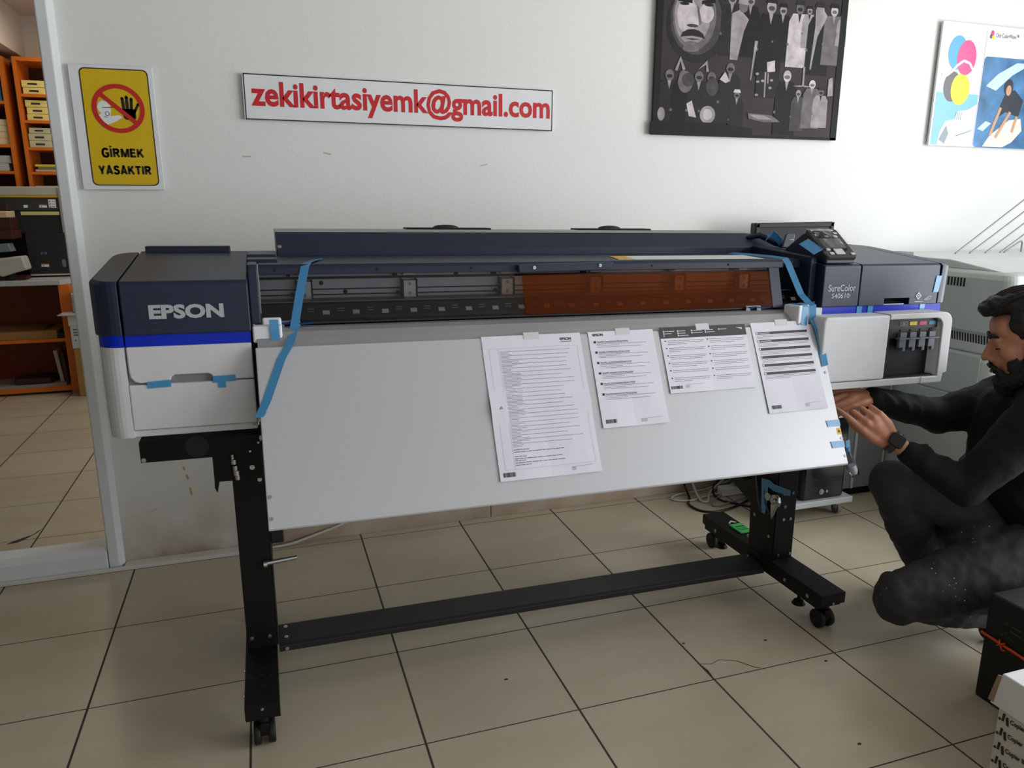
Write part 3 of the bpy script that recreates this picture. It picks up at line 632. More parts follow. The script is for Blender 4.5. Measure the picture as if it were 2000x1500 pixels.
# ---- right housing -----------------------------------------------------------
RZ = 1.111
def tz(y): return 1.246+(y-1.955)*.105
pr = [(1.95, RZ), (1.95, 1.240), (1.957, tz(1.957)), (2.37, tz(2.37)), (2.40, tz(2.37)-.012), (2.40, RZ)]
rc = MB().prx(pr, 1.686, 1.8285).build('badge_cover', M_navy, PR, bevel=.003)
fb = F((1.686, 1.9495, 1.111))
MB().text('SureColor', fb, .020, .050, .107, .0215, bold=.006, hh=.0006).text('S40610', fb, .035, .028, .070, .0155, bold=.006, hh=.0006).build('badge_lettering', M_logo, rc)
screw(rc, [(1.676, 1.975, 1.125)], ax=(0, -1, 0), r=.004, th=.003)
# main right cover with a grip recess
m = MB(); m.prx([(1.95, 1.134), (1.95, 1.240), (1.957, tz(1.957)), (2.37, tz(2.37)), (2.40, tz(2.37)-.012), (2.40, 1.134)], 1.8325, 2.158)
m.box(1.8325, 1.935, 1.95, 2.40, RZ, 1.134).box(2.040, 2.158, 1.95, 2.40, RZ, 1.134).prx([(1.962, RZ), (1.975, 1.120), (1.99, 1.134), (2.0, 1.134), (2.0, RZ)], 1.935, 2.04, 1)
rm = m.build('cartridge_side_cover', [M_navy, M_dark], PR, bevel=.002)
MB().box(1.936, 2.02, 1.951, 1.957, 1.112, 1.1155).build('grip_edge', M_metal, rm)
fl_ = F((2.045, 1.9493, 1.113)); lg = MB()
c_ = (.032, .026)
lg.add([fl_.p(c_[0]+dx*s, c_[1]+dy*s, .0008) for s in (1, .5) for dx, dy in ((-.013, 0), (0, -.014), (.013, 0), (0, .014))], [(i, (i+1) % 4, 4+(i+1) % 4, 4+i) for i in range(4)])
lg.pl(fl_, rect(.029, .0235, .035, .0285), .0003, .0008).ln(fl_, .018, .0075, .052, .007, .002, .0008)
pp = [(.058, .014), (.066, .019), (.078, .024), (.088, .023), (.084, .017), (.074, .013), (.062, .012), (.058, .014)]
for (a, b), (c, d) in zip(pp, pp[1:]): lg.ln(fl_, a, b, c, d, .0018, .0008)
lg.ln(fl_, .064, .015, .080, .020, .0015, .0008); lg.build('emblem_print', M_logo, rm)
pts = cap(2.212, 2.162, 0, None, r=.04)
m = MB(); cxm = 2.162
r0 = [(x, y, RZ+.002) for x, y in pts]; r1 = [(x+.006, y, tz(y)-.008) for x, y in pts]
r2 = [((x-cxm)*.86+cxm, (y-cym)*.98+cym, tz((y-cym)*.98+cym)) for x, y in pts]
m.loft([r0, r1, r2]); m.build('end_cap', M_navy, PR, bevel=.002)
MB().box(1.72, 2.06, 2.35, 2.385, 1.28, 1.300).build('hinge_bar', M_navy2, PR, bevel=.003)
MB().box(1.695, 2.187, 1.957, 2.3, 1.084, RZ).build('blue_band', M_blue, PR)
MB().box(1.668, 1.694, 1.954, 2.3, 1.07, 1.110).build('grey_spacer', M_shell, PR, bevel=.002)
# ink unit ---------------------------------------------------------------
IY = 1.882
m = MB(); rr = .016
o_ = [(1.645, .878), (1.903, .878), (1.903, 1.088)]+[(1.645+rr-rr*math.sin(math.radians(a)), 1.088-rr+rr*math.cos(math.radians(a))) for a in (0, 22, 45, 67, 90)]
m.pry(o_, IY, 2.0); m.build('ink_door', M_shell, PR, bevel=.006, seg=3)
m = MB(); R_ = .035
m.box(1.645, 2.14, IY+.003, 2.34, .853, .876)
o_ = [(1.904, 1.073), (2.100, 1.073), (2.112, 1.069), (2.121, 1.060), (2.125, 1.050), (2.128, .89), (2.128, .876), (2.06, .876), (2.06, .853), (2.149, .853), (2.153, .884), (2.168, .888), (2.165, 1.05)]
o_ += [(2.165-R_+R_*math.cos(math.radians(a)), 1.092-R_+R_*math.sin(math.radians(a))) for a in (0, 22, 45, 67, 90)]+[(1.904, 1.0905)]
m.pry(o_, IY, 2.02)
m.prz([(2.127, IY+.006), (2.108, 1.925), (2.14, 1.925)], .877, 1.066)
m.box(1.904, 2.165, 2.06, 2.34, .876, 1.085); m.box(1.645, 1.904, 2.0, 2.34, .876, 1.085)
m.build('ink_housing', M_shell, PR, bevel=.003)
m = MB().box(1.903, 2.145, 1.918, 1.93, .876, 1.073).box(1.9035, 1.925, 1.90, 2.03, .876, 1.073).prz([(1.903, 1.892), (2.118, 1.892), (2.118, 1.95), (1.903, 1.95)], .874, .882)
ib = m.build('ink_bay', M_dark, PR)
hp = MB().box(1.9045, 2.118, 1.898, 1.91, 1.040, 1.072).box(1.9045, 2.105, 1.905, 1.93, 1.008, 1.040).build('bay_header', mat('charcoal_panel', (52, 50, 52), .5), PR)
lc4 = [(mat('ink_black_label', (60, 62, 66), .5), 'black'), (mat('ink_yellow_label', (235, 205, 30), .45), 'yellow'), (mat('ink_magenta_label', (220, 60, 120), .45), 'magenta'), (mat('ink_cyan_label', (50, 140, 190), .45), 'cyan')]
for i, (lm, nm) in enumerate(lc4):
    x = 1.975+i*.0405; q = F((x, 1.8978, 1.050))
    z = MB().pl(q, rrect(-.015, 0, .015, .012, .002), 0, .0008, 0); 
    if i == 0:
        for a in ((-.015, 0, .015, 0), (-.015, .012, .015, .012), (-.015, 0, -.015, .012), (.015, 0, .015, .012)): z.ln(q, *a, .001, .0012, 1)
    z.text(('BK', 'Y', 'M', 'C')[i], q, -.003, .003, None, .006, hh=.0012, m=1)
    lab(z.build('ink_label', [lm, M_logo if i != 1 else M_ink], hp), nm+' ink label')
    # lock lever: plate, wing and hook
    g = mat('slate_lever', (92, 98, 108), .4)
    l = MB().box(x-.015, x+.012, 1.89, 1.902, 1.010, 1.028).box(x-.018, x+.009, 1.888, 1.898, .978, 1.008).box(x-.002, x+.009, 1.888, 1.898, .966, .980)
    l.box(x-.026, x+.020, 1.880, 1.90, 1.006, 1.0105).box(x-.004, x-.001, 1.903, 1.9045, 1.012, 1.036, 1)
    l.build('ink_lever', [g, M_dark], PR, bevel=.002)
# ---- control panel, lever ---------------------------------------------------
CF = F((1.690, 1.955, 1.266), (1, 0, 0), (0, .112, .083))
m = MB().prx([(1.955, 1.248), (2.16, 1.27), (2.16, 1.285), (2.070, 1.343), (2.06, 1.343), (1.955, 1.262)], 1.692, 1.806)
m.build('panel_wedge', M_navy2, PR, bevel=.004)
pn = MB().pl(CF, rrect(-.002, -.004, .120, .139, .012), -.012, .008).build('control_panel', mat('dark_panel_plastic', (38, 37, 39), .3), PR, bevel=.004)
b_ = MB().pl(CF, rrect(.018, .040, .100, .086, .004), .008, .0095).build('panel_screen', mat('grey_screen', (150, 152, 156), .08, coat=1), pn)
lb = mat('pale_button', (190, 190, 192), .5)
MB().pl(CF, rrect(.012, .124, .100, .135, .003), .008, .0095).build('panel_sticker', M_paper, pn)
MB().pl(CF, rrect(.040, .008, .076, .034, .003), .008, .0115).build('button_cross', lb, pn, bevel=.001)
for x, y in ((.014, .027), (.018, .008), (.098, .006), (.012, .098), (.048, .092), (.082, .092), (.092, .108), (.020, .108)):
    MB().pl(CF, rrect(x, y, x+.016, y+.009, .002), .008, .0105).build('panel_button', lb, pn)
fm = glassmat('clear_film', (1, 1, 1), .93, .06)
ff_ = MB(); rows = []
for j in range(7):
    rows.append([CF.p(-.003+.124*i/12, .135-.105*j/6, .0105+.004*math.sin(i*1.7+j)*math.sin(j*1.3)+(.012*math.exp(-((i-5)**2+(j-3)**2)/5))) for i in range(13)])
ff_.add([q for r in rows for q in r], [(j*13+i, j*13+i+1, (j+1)*13+i+1, (j+1)*13+i) for j in range(6) for i in range(12)], 0, True)
ff_.build('protective_film', fm, pn)
m = MB().pl(F((1.735, 2.235, 1.284), (1, 0, 0), (.15, .3, 1)), [(0, 0), (.045, -.002), (.062, .044), (.060, .052), (.030, .052), (.022, .046)], -.006, .006)
lv = m.build('loading_lever', M_navy, PR, bevel=.004)
MB().text('1', F((1.76, 2.227, 1.312)), 0, 0, None, .004).ln(F((1.766, 2.228, 1.313)), 0, 0, .013, 0, .002, .001).build('lever_print', M_logo, lv)
MB().tube([(1.66, 2.33, 1.315), (1.70, 2.31, 1.325), (1.745, 2.28, 1.30), (1.76, 2.25, 1.288)], [.008, .012, .012, .008], 8).box(1.69, 1.81, 2.17, 2.31, 1.262, 1.284).build('lever_base', M_navy2, PR, bevel=.002)
MB().pry([(1.80, 1.262), (1.80, 1.282), (1.83, 1.284), (1.83, 1.262)], 2.30, 2.5).build('cover_end', M_navy, PR)
# ================================================================ PAPERS TAPED TO THE COVER
TILT[0] = .013
M_clear = mat('clear_tape', (205, 206, 210), .25)
def sheet(cx0, cy0, w, h, rot, name, label, content, fold=False):
    t = thing(name, label, 'paper', TS.p(cx0, cy0-h), 'instruction sheets taped to the white cover')
    t.location.z -= .013*(t.location.x-.9)
    fr = TS.at(cx0, cy0-h, .0012).rot(rot)
    m = MB(); nx, ny = 8, 14
    for (hh, fl) in ((0, 0), (.0006, 0)):
        pass
    def lift(i, j):
        u_, v_ = i/nx, j/ny
        e = .0015*math.sin(u_*5+v_*3)**2*(1-v_)+.004*(1-v_)**3*(abs(u_-.5)*1.2)
        if fold: e += .007*math.exp(-((v_-.50)/.07)**2)*(.3+abs(u_-.5))
        return e
    top = [[fr.p(w*i/nx, h*j/ny, .0006+lift(i, j)) for i in range(nx+1)] for j in range(ny+1)]
    bot = [[fr.p(w*i/nx, h*j/ny, .0003+lift(i, j)) for i in range(nx+1)] for j in range(ny+1)]
    for g in (top, bot): m.add([q for r in g for q in r], [(j*(nx+1)+i, j*(nx+1)+i+1, (j+1)*(nx+1)+i+1, (j+1)*(nx+1)+i) for j in range(ny) for i in range(nx)])
    m.build('sheet', M_paper, t)
    def H(a, b): 
        i, j = a/w*nx, b/h*ny; return lift(i, j)+.0010
    class PF:                                    # print follows the lifted sheet
        def p(s, a, b, hh=0): return fr.p(a, b, H(a, b)+hh*.1)
    content(MB, PF(), t, w, h)
    MB().pl(fr, rect(w*.42, h-.012, w*.42+.045, h+.007), .001, .0016).build('tape_tab', M_clear, t)
    return t
rnd = random.Random(3)
def barcode(m, q, x, y, w=.034, h=.011):
    n = 17
    for i in range(n): m.ln(q, x+w*i/n, y, x+w*i/n, y+h, w/n*rnd.choice((.4, .6, .8)), .0006)
def epson(m, q, x, y, w, h): m.text('EPSON', q, x, y, w, h, bold=.04, hh=.0006); 
def c1(MB, q, t, w, h):
    m = MB(); epson(m, q, .228, h-.020, .034, .008); m.ln(q, .23, h-.0235, .262, h-.0235, .0015); barcode(m, q, .010, .010, .036, .012)
    y = h-.045
    m.text('⚠', q, .021, h*.475, None, .009, hh=.0006) if False else None
    m.build('heading_print', M_ink, t)
    g = MB()
    for a in ((.018, .028, .018, h-.036), (w-.014, .028, w-.014, h-.036), (.018, h-.036, w-.014, h-.036), (.018, .028, w-.014, .028), (.045, .028, .045, h-.036)): g.ln(q, *a, .0006)
    g.build('frame_print', mat('pale_print', (185, 184, 196), .7), t)
    g = MB(); k = 0
    tri = [(.024, h*.487), (.033, h*.487), (.0285, h*.503)]
    for i in range(3): g.ln(q, *tri[i], *tri[(i+1) % 3], .0012)
    g.ln(q, .0285, h*.490, .0285, h*.499, .001)
    while y > .085:
        L_ = rnd.choice((.2, .19, .17, .205, .16)) if k % 3 == 0 else rnd.choice((.03, .045, .05, .025)); x = .048
        end = x+L_
        while x < end:
            s = rnd.uniform(.012, .05); g.ln(q, x, y, min(x+s, end), y, .0009); x += s+.0012
        y -= .00385; k += 1
    for i, yy in enumerate((.080, .074, .062, .056, .051, .045, .039)):
        x = .048
        while x < .048+(.03 if i % 2 == 0 else rnd.uniform(.12, .17)): s = rnd.uniform(.003, .02); g.ln(q, x, yy, x+s, yy, .0018); x += s+.002
    g.ln(q, .205, .020, .268, .022, .0006)
    for i in range(3): g.ln(q, .205, .0185-i*.003, .217, .0187-i*.003, .0012)
    g.build('text_print', mat('text_print', (112, 110, 116), .7), t)
def c2(MB, q, t, w, h):
    m = MB(); epson(m, q, .014, h-.014, .032, .008); barcode(m, q, .012, .012)
    g = MB()
    for i in range(6):
        y = h-.032-i*.0305
        m.pl(q, rect(.014, y-.0025, .021, y+.004), .0, .0006)
        m.text('OpenSSL License/Original SSLeay License', q, .024, y-.001, .098, .0042, bold=.02, hh=.0006)
        for k, L_ in enumerate((.158, .07, .14)): g.ln(q, .022, y-.0055-k*.0045, .022+L_, y-.0055-k*.0045, .0009)
        m.ln(q, .024, y-.002, .122, y-.002, .0009)
    g.ln(q, .12, .018, .19, .020, .0006)
    for i in range(3): g.ln(q, .12, .0165-i*.003, .14, .0167-i*.003, .001)
    m.build('heading_print', M_ink, t); g.build('text_print', mat('text_print', (112, 110, 116), .7), t)
def c3(MB, q, t, w, h):
    m = MB(); m.pl(q, rect(.0, h-.034, w, h), 0, .0006).build('header_band', mat('charcoal_band', (58, 56, 60), .6), t)
    m = MB(); epson(m, q, w-.045, h-.017, .032, .008)
    for i in range(5):
        for k in range(2+(i < 2)):
            yy = h-.012-k*.007-(.001); m.pl(q, rect(.012+i*.047, yy-.0025, .016+i*.047, yy+.0025), .0006, .0012); m.ln(q, .018+i*.047, yy, .018+i*.047+rnd.uniform(.018, .034), yy, .0016, .0012)
    m.build('header_print', M_paper, t)
    m = MB(); g = MB(); barcode(m, q, .006, .012, .038, .009)
    for c in range(2):
        for i in range(6):
            y = h-.042-i*.0225; x = .014+c*.142; m.pl(q, ell(x, y, .0022, .0022, 8), 0, .0006)
            for k, L_ in enumerate((.122, .118, rnd.uniform(.03, .11))[:3 if i != 4 else 2]): 
                xx = x+.007; end = xx+L_
                while xx < end: s = rnd.uniform(.01, .05) if not (c and i > 1) else rnd.uniform(.004, .012); g.ln(q, xx, y-k*.0052, min(xx+s, end), y-k*.0052, .0011); xx += s+.0014
    for i in range(3): g.ln(q, .052, .020-i*.003, .066, .0205-i*.003, .001)
    g.ln(q, .055, .0235, .118, .024, .0006)
    m.build('mark_print', M_ink, t); g.build('text_print', mat('text_print', (112, 110, 116), .7), t)
def c4(MB, q, t, w, h):
    m = MB(); m.text('EPSON', q, w-.043, h-.014, .032, .0075, bold=.04, hh=.0006); barcode(m, q, .014, .012)
    g = MB(); lt = MB()
    for i in range(6):
        y = h-.034-i*.0255; m.pl(q, rect(.012, y-.004, w-.012, y+.004), 0, .0006)
        lt.pl(q, rect(.0135, y-.003, .019, y+.003), .0006, .0012); lt.ln(q, .022, y, .022+.04, y-.0003, .0016, .0012)
        for k, L_ in enumerate((.186, .184, .05+.02*(i % 3))): g.ln(q, .013, y-.0078-k*.0042, .013+L_, y-.0078-k*.0042, .0009)
    g.ln(q, .135, .021, .196, .023, .0006)
    for i in range(3): g.ln(q, .135, .019-i*.003, .150, .0192-i*.003, .001)
    m.build('bar_print', mat('charcoal_band', (58, 56, 60), .6), t); lt.build('bar_text', M_paper, t); g.build('text_print', mat('text_print', (112, 110, 116), .7), t)
sheet(.551, .441, .291, .395, .2, 'instruction_sheet', 'largest sheet on the white cover, folded across its middle, full of fine lines', c1, True)
sheet(.866, .4425, .2075, .279, .2, 'instruction_sheet', 'white sheet with six short underlined headings, taped second from left on the white cover', c2)
sheet(1.094, .4465, .296, .199, .2, 'instruction_sheet', 'wide sheet with a dark header band and two text columns taped to the white cover', c3)
sheet(1.413, .449, .2135, .284, .5, 'instruction_sheet', 'rightmost white sheet with six dark bars across it taped to the white cover', c4)
# ================================================================ BLUE PACKING TAPE, FOAM
M_tape = mat('blue_packing_tape', (66, 140, 190), .3, coat=.3, var=(12, .06))
GT = 'strips of blue packing tape on the wide printer'
def tape(path, wd, w, label, th=.0008):
    o = MB().ribbon(path, wd, w, th).build('packing_tape', M_tape); return tag(o, label, 'tape', GT)
def tpt(a, b, h=.002): return tuple(TS.p(a, b, h))
tape([(.150, 2.15, 1.2645), (.130, 2.10, 1.2635), (.112, 2.045, 1.2612), (.105, 2.027, 1.252), (.088, 2.006, 1.19), (.066, 1.972, 1.10), tpt(.050, .44, .004), tpt(.028, .405, .003), tpt(.000, .335, .003), tpt(-.014, .300, .003), tpt(-.034, .262, .004)],
     (1, -.12, .1), .022, 'long blue tape strip running from the rail to the left edge of the cover')
tape([(1.535, 2.24, 1.2665), (1.585, 2.10, 1.264), (1.597, 2.034, 1.261), (1.604, 2.024, 1.245), (1.632, 1.985, 1.15), (1.637, 1.955, 1.129), (1.642, 1.937, 1.120), (1.645, 1.935, 1.075), tpt(1.648, .42, .012), tpt(1.652, .375, .006), tpt(1.651, .30, .004)],
     (1, -.1, .25), .022, 'long blue tape strip hanging from the rail down past the right white foam block')
FR = F((0, 1.9488, 0))
def patch(pts, label, fr=FR, h=.0008):
    o = MB().pl(fr, pts, 0.0002, h).build('packing_tape', M_tape); return tag(o, label, 'tape', GT)
patch([(-.285, .986), (-.232, .989), (-.232, .972), (-.284, .970)], 'plain blue tape piece left of the finger grip on the white left door')
patch([(-.136, .992), (-.083, .993), (-.083, .978), (-.107, .977), (-.107, .962), (-.125, .962), (-.125, .976), (-.136, .975)], 'T-shaped blue tape piece right of the finger grip on the left door')
F3 = F((0, 1.9560, 0))
for x, l in ((1.843, 'left of two close blue tape bits on the bright blue band above the ink unit'), (1.888, 'right of two close blue tape bits on the bright blue band above the ink unit'), (2.106, 'lone blue tape bit on the bright blue band, near its right end')):
    patch([(x-.011, 1.111), (x+.011, 1.111), (x+.009, 1.086), (x-.011, 1.086)], l, F3)
patch([(2.145, 1.205), (2.168, 1.205), (2.160, 1.150), (2.138, 1.150)], 'blue tape strip across the seam at the right end of the navy cover', F((0, 1.9488, 0)))
patch([(1.612, .129), (1.661, .129), (1.661, .109), (1.614, .109)], 'upper blue tape piece on the right edge of the white cover', TS.at(0, 0, .0012), .001)
patch([(1.612, .063), (1.661, .063), (1.661, .043), (1.614, .043)], 'lower blue tape piece on the right edge of the white cover', TS.at(0, 0, .0012), .001)
pt = MB().pl(F(CF.p(0, .030, .009), (1, 0, .55), CF.v), [(-.034, .002), (.003, 0), (.003, .064), (-.034, .066)], 0, .001)
tag(pt.build('packing_tape', M_tape), 'blue tape holding the left side of the control panel', 'tape', GT)
pt = MB().ribbon([(1.70, 2.275, 1.312), (1.715, 2.262, 1.332), (1.728, 2.255, 1.320), (1.742, 2.245, 1.300)], (.2, -.5, .9), .024, .001)
tag(pt.build('packing_tape', M_tape), 'crumpled blue tape wound on the loading lever by the monitor', 'tape', GT)
pt = MB().pl(F((1.698, 0, 0), (0, -1, 0), (0, 0, 1)), [(-2.176, .318), (-2.19, .447), (-2.14, .456), (-2.117, .449), (-2.028, .458), (-2.03, .436), (-2.113, .424), (-2.150, .428), (-2.147, .38), (-2.154, .321), (-2.163, .318)], 0, .001)
tag(pt.build('packing_tape', M_tape), 'blue tape bent at a right angle above the latch of the right stand leg', 'tape', GT)
M_foam = mat('white_foam', (222, 222, 228), .8, bump=(300, .3))
o = MB().box(-.0345, .036, 1.952, 1.984, 1.070, 1.112).box(-.010, .036, 1.984, 1.992, 1.07, 1.128).build('foam_block', M_foam, bevel=.004); tag(o, 'white foam block wedged beside the left end of the window', 'foam block')
o = MB().prz([(1.583, 1.926), (1.668, 1.953), (1.648, 2.0), (1.560, 1.974)], 1.064, 1.122).build('foam_block', M_foam, bevel=.004); tag(o, 'white foam block wedged beside the right end of the amber window', 'foam block')
patch([(.006, 1.128), (.028, 1.128), (.031, 1.036), (.009, 1.036)], 'short vertical blue tape piece over the left white foam block', F((0, 1.9495, 0)))
o = MB().ribbon([(1.592, 1.980, 1.1235), (1.606, 1.935, 1.1235), (1.608, 1.9305, 1.118), (1.607, 1.9295, 1.064), (1.606, 1.922, 1.042)], (1, 0, 0), .024, .001).build('packing_tape', M_tape); tag(o, 'short blue tape piece over the right white foam block', 'tape', GT)
TILT[0] = 0.0
# ================================================================ RIGHT BACKGROUND
# monitor on a computer trolley
M_gmet = mat('grey_painted_metal', (128, 134, 134), .5, bump=(400, .1)); M_lgmet = mat('pale_grey_metal', (176, 180, 180), .45)
M_gloss = mat('gloss_black_plastic', (16, 16, 17), .12)
t = thing('computer_monitor', 'black flat monitor seen over the right end of the printer, against the wall', 'monitor', (2.36, 2.98, .96))
fr = F((2.142, 2.95, .98)).rot(.4)
MB().pl(fr, rrect(0, .075, .437, .362, .008), -.035, 0).build('case', M_gloss, t, bevel=.004)
z = MB(); 
for a in (rect(.004, .340, .433, .358), rect(.004, .08, .433, .10), rect(.004, .08, .022, .358), rect(.415, .08, .433, .358)): z.pl(fr, a, 0, .007)
z.build('bezel', M_rub, t, bevel=.002)
MB().pl(fr, rect(.022, .10, .415, .340), 0, .002).build('screen', mat('switched_off_screen', (38, 38, 40), .5, spec=.2), t)
MB().box(2.33, 2.39, 2.955, 2.985, .975, 1.08).prz(ell(2.36, 2.97, .11, .085), .96, .978).build('stand', M_gloss, t)
t = thing('computer_trolley', 'pale grey wheeled computer trolley behind the right stand leg', 'trolley', (2.37, 2.8, 0))
MB().box(2.15, 2.56, 2.68, 3.1, .935, .96).build('top_shelf', M_lgmet, t, bevel=.004)
MB().box(2.16, 2.53, 2.60, 3.08, .076, .104).build('bottom_shelf', M_lgmet, t, bevel=.003)
for x in (2.15, 2.512): MB().box(x, x+.018, 2.70, 3.08, .10, .935).build('side_panel', M_lgmet, t, bevel=.002)
for x, y in ((2.19, 2.66), (2.50, 2.66), (2.19, 3.03), (2.50, 3.03)):
    c = MB().cyl((x, y, .078), (x, y, .05), .010).box(x-.012, x+.012, y-.008, y+.012, .026, .055).build('caster', M_lgmet, t)
    MB().disc((x, y+.004, .025), (1, 0, 0), .025, .018, 20).build('wheel', mat('grey_wheel', (120, 118, 112), .6), c)
t = thing('computer_tower', 'black computer tower standing on the low shelf of the grey trolley', 'computer', (2.38, 2.8, .105))
MB().box(2.255, 2.485, 2.615, 3.02, .105, .50).build('case', M_gloss, t, bevel=.012)
m = MB().disc((2.358, 2.613, .142), (0, -1, 0), .013, .004, 20, 0).disc((2.388, 2.613, .142), (0, -1, 0), .006, .004, 14, 0).disc((2.358, 2.611, .142), (0, -1, 0), .008, .004, 16, 1)
m.build('power_button', [M_metal, M_gmet], t)
MB().box(2.27, 2.47, 2.612, 2.616, .20, .204).box(2.27, 2.47, 2.612, 2.616, .30, .304).build('front_seam', M_dark, t)
# grey metal cabinet
t = thing('metal_cabinet', 'dark grey metal cabinet with a small lock between the trolley and the big grey copier', 'cabinet', (2.82, 2.95, 0))
MB().box(2.60, 2.885, 2.82, 3.12, .04, .70).build('body', M_gmet, t)
for a, b in ((2.60, 2.695), (2.712, 2.875)):
    d = MB().box(a, b, 2.80, 2.822, .05, .69).build('door', mat('dark_grey_door', (118, 123, 124), .5), t, bevel=.002)
    if b == 2.875: MB().disc((2.866, 2.797, .522), (0, -1, 0), .009, .008, 14).build('lock', M_steel, d)
MB().box(2.696, 2.711, 2.796, 2.82, .05, .69).box(2.877, 2.886, 2.796, 2.82, .05, .69).build('door_trim', M_lgmet, t)
MB().box(2.60, 2.885, 2.83, 3.1, .0, .04).build('plinth', M_black, t)
# big grey copier
M_cop = mat('copier_grey', (184, 192, 188), .45, bump=(500, .1)); M_cop2 = mat('copier_grey_light', (205, 210, 207), .45); M_cop3 = mat('copier_side_grey', (112, 120, 119), .5)
t = thing('large_copier', 'big grey copier with a rounded top shell and vents, against the wall at the right', 'copier', (3.6, 2.7, 0))
def rbox(m, x0, x1, y0, y1, z0, z1, r=.05, k=0):
    pts = rrect(x0, y0, x1, y1, r, 6); cx, cy = (x0+x1)/2, (y0+y1)/2
    def sc(d): return [(cx+(x-cx)*(1-d/(x1-x0)*2), cy+(y-cy)*(1-d/(y1-y0)*2)) for x, y in pts]
    m.loft([[(x, y, z0) for x, y in pts], [(x, y, z1-.03) for x, y in pts], [(x, y, z1-.010) for x, y in sc(.012)], [(x, y, z1) for x, y in sc(.035)]], k)
m = MB(); rbox(m, 2.90, 4.15, 2.27, 3.12, .885, 1.145, .045); m.build('upper_shell', M_cop, t, bevel=.006, seg=3)
m = MB(); m.prx([(2.34, 1.143), (3.10, 1.143), (3.10, 1.185), (2.62, 1.183)], 2.95, 4.12); m.build('document_lid', M_cop2, t, bevel=.006)
MB().box(2.93, 4.12, 2.31, 3.10, .79, .888).build('middle_band', M_cop2, t, bevel=.008)
m = MB(); rbox(m, 2.91, 4.14, 2.30, 3.10, .06, .79, .03); m.build('lower_body', M_cop2, t)
m = MB().box(2.903, 2.912, 2.36, 3.08, .60, .782).box(2.903, 2.912, 2.36, 3.08, .07, .595); m.build('side_cover', M_cop, t, bevel=.004)
MB().box(2.92, 4.12, 2.33, 3.08, 0, .06).build('plinth', M_black, t)
v = MB()
for i in range(9): v.box(2.8985, 2.904, 2.485+i*.016, 2.493+i*.016, 1.075, 1.112)
v.build('side_vent', M_dark, t)
v = MB()
for i in range(16): 
    y = 2.33+i*.0135; v.add([(2.9285, y, .835), (2.9285, y+.007, .835), (2.9285, y+.013, .872), (2.9285, y+.006, .872)], [(0, 1, 2, 3)])
v.build('lower_vent', M_dark, t)
MB().disc((3.06, 2.268, 1.04), (0, -1, 0), .055, .004, 32).build('round_badge', M_cop2, t)
MB().box(2.95, 3.03, 2.90, 3.0, 1.183, 1.198).build('hinge_block', M_cop3, t, bevel=.003)
# wire rack on the copier
t = thing('wire_rack', 'row of thin slanting grey metal wires rising from the top of the grey copier', 'rack', (3.5, 2.9, 1.185))
M_wire = mat('grey_wire', (135, 135, 135), .4, metal=.6)
for x0, z0, x1, z1 in ((3.292, 1.186, 3.655, 1.417), (3.387, 1.186, 3.74, 1.404), (3.49, 1.186, 3.77, 1.356), (3.591, 1.186, 3.80, 1.31)):
    MB().tube([(x0, 2.9, z0), (x1, 2.9, z1), (x1+.3, 2.9, z1+(z1-z0)/(x1-x0)*.3)], .004, 8).build('wire', M_wire, t)
MB().tube([(3.619, 2.9, 1.186), (3.715, 2.9, 1.238), (3.728, 2.9, 1.240), (3.735, 2.9, 1.232), (3.735, 2.9, 1.186)], .004, 8).build('wire', M_wire, t)
# office chair behind the man
t = thing('office_chair', 'black office chair, only its curved armrest showing behind the crouching man', 'chair', (3.05, 2.0, 0))
MB().tube([(2.715, 2.24, .27), (2.735, 2.25, .33), (2.765, 2.265, .365), (2.80, 2.27, .386), (2.86, 2.22, .393), (2.95, 2.16, .395), (3.0, 2.12, .36), (3.0, 2.1, .26)], .013, 10).build('armrest', M_rub, t)
MB().prz(rrect(2.72, 1.78, 3.16, 2.22, .08), .25, .30).build('seat', mat('black_fabric', (24, 24, 26), .9), t, bevel=.015)
MB().cyl((2.95, 1.98, .07), (2.95, 1.98, .26), .025).build('gas_column', M_black, t)
b = MB()
for k in range(5):
    a = 2*math.pi*k/5; b.tube([(2.95, 1.98, .085), (2.95+.25*math.cos(a), 1.98+.25*math.sin(a), .06)], [.02, .012], 8)
b = b.build('star_base', M_black, t)
for k in range(5):
    a = 2*math.pi*k/5; MB().disc((2.95+.25*math.cos(a), 1.98+.25*math.sin(a), .025), (-math.sin(a), math.cos(a), 0), .025, .03, 16).build('caster', M_rub, b)
# cables
def cable(path, r, m, label, name='cable', group=None):
    P = [Vector(q) for q in path]; Q = []
    for i in range(len(P)-1):
        p0, p1, p2, p3 = P[max(i-1, 0)], P[i], P[i+1], P[min(i+2, len(P)-1)]
        for k in range(6):
            s = k/6; Q.append(.5*((2*p1)+(p2-p0)*s+(2*p0-5*p1+4*p2-p3)*s*s+(3*p1-p0-3*p2+p3)*s**3))
    Q.append(P[-1]); return tag(MB().tube(Q, r, 8).build(name, m), label, 'cable', group)
M_cw = mat('white_cable', (196, 190, 182), .55); M_cb = mat('black_cable', (16, 16, 17), .4)
cable([(-.05, 3.10, .006), (.03, 3.10, .012), (.12, 3.11, .03), (.22, 3.118, .055), (.275, 3.124, .072)], .006, M_cw, 'white cable rising along the wall foot beside the left stand leg')
cable([(1.93, 3.12, .10), (1.95, 3.12, .05), (1.93, 3.03, .006), (1.885, 2.96, .006), (1.90, 2.87, .006), (1.98, 2.84, .006), (2.12, 2.88, .006), (2.25, 2.95, .006)], .0055, M_cb, 'black cable curling down the wall to the rear foot of the right stand')
cable([(2.2, 3.1, .10), (2.10, 3.08, .03), (2.06, 2.98, .006), (2.12, 2.88, .006), (2.22, 2.80, .006), (2.40, 2.86, .006)], .0055, M_cb, 'black cable curving across the tiles behind the right stand leg')
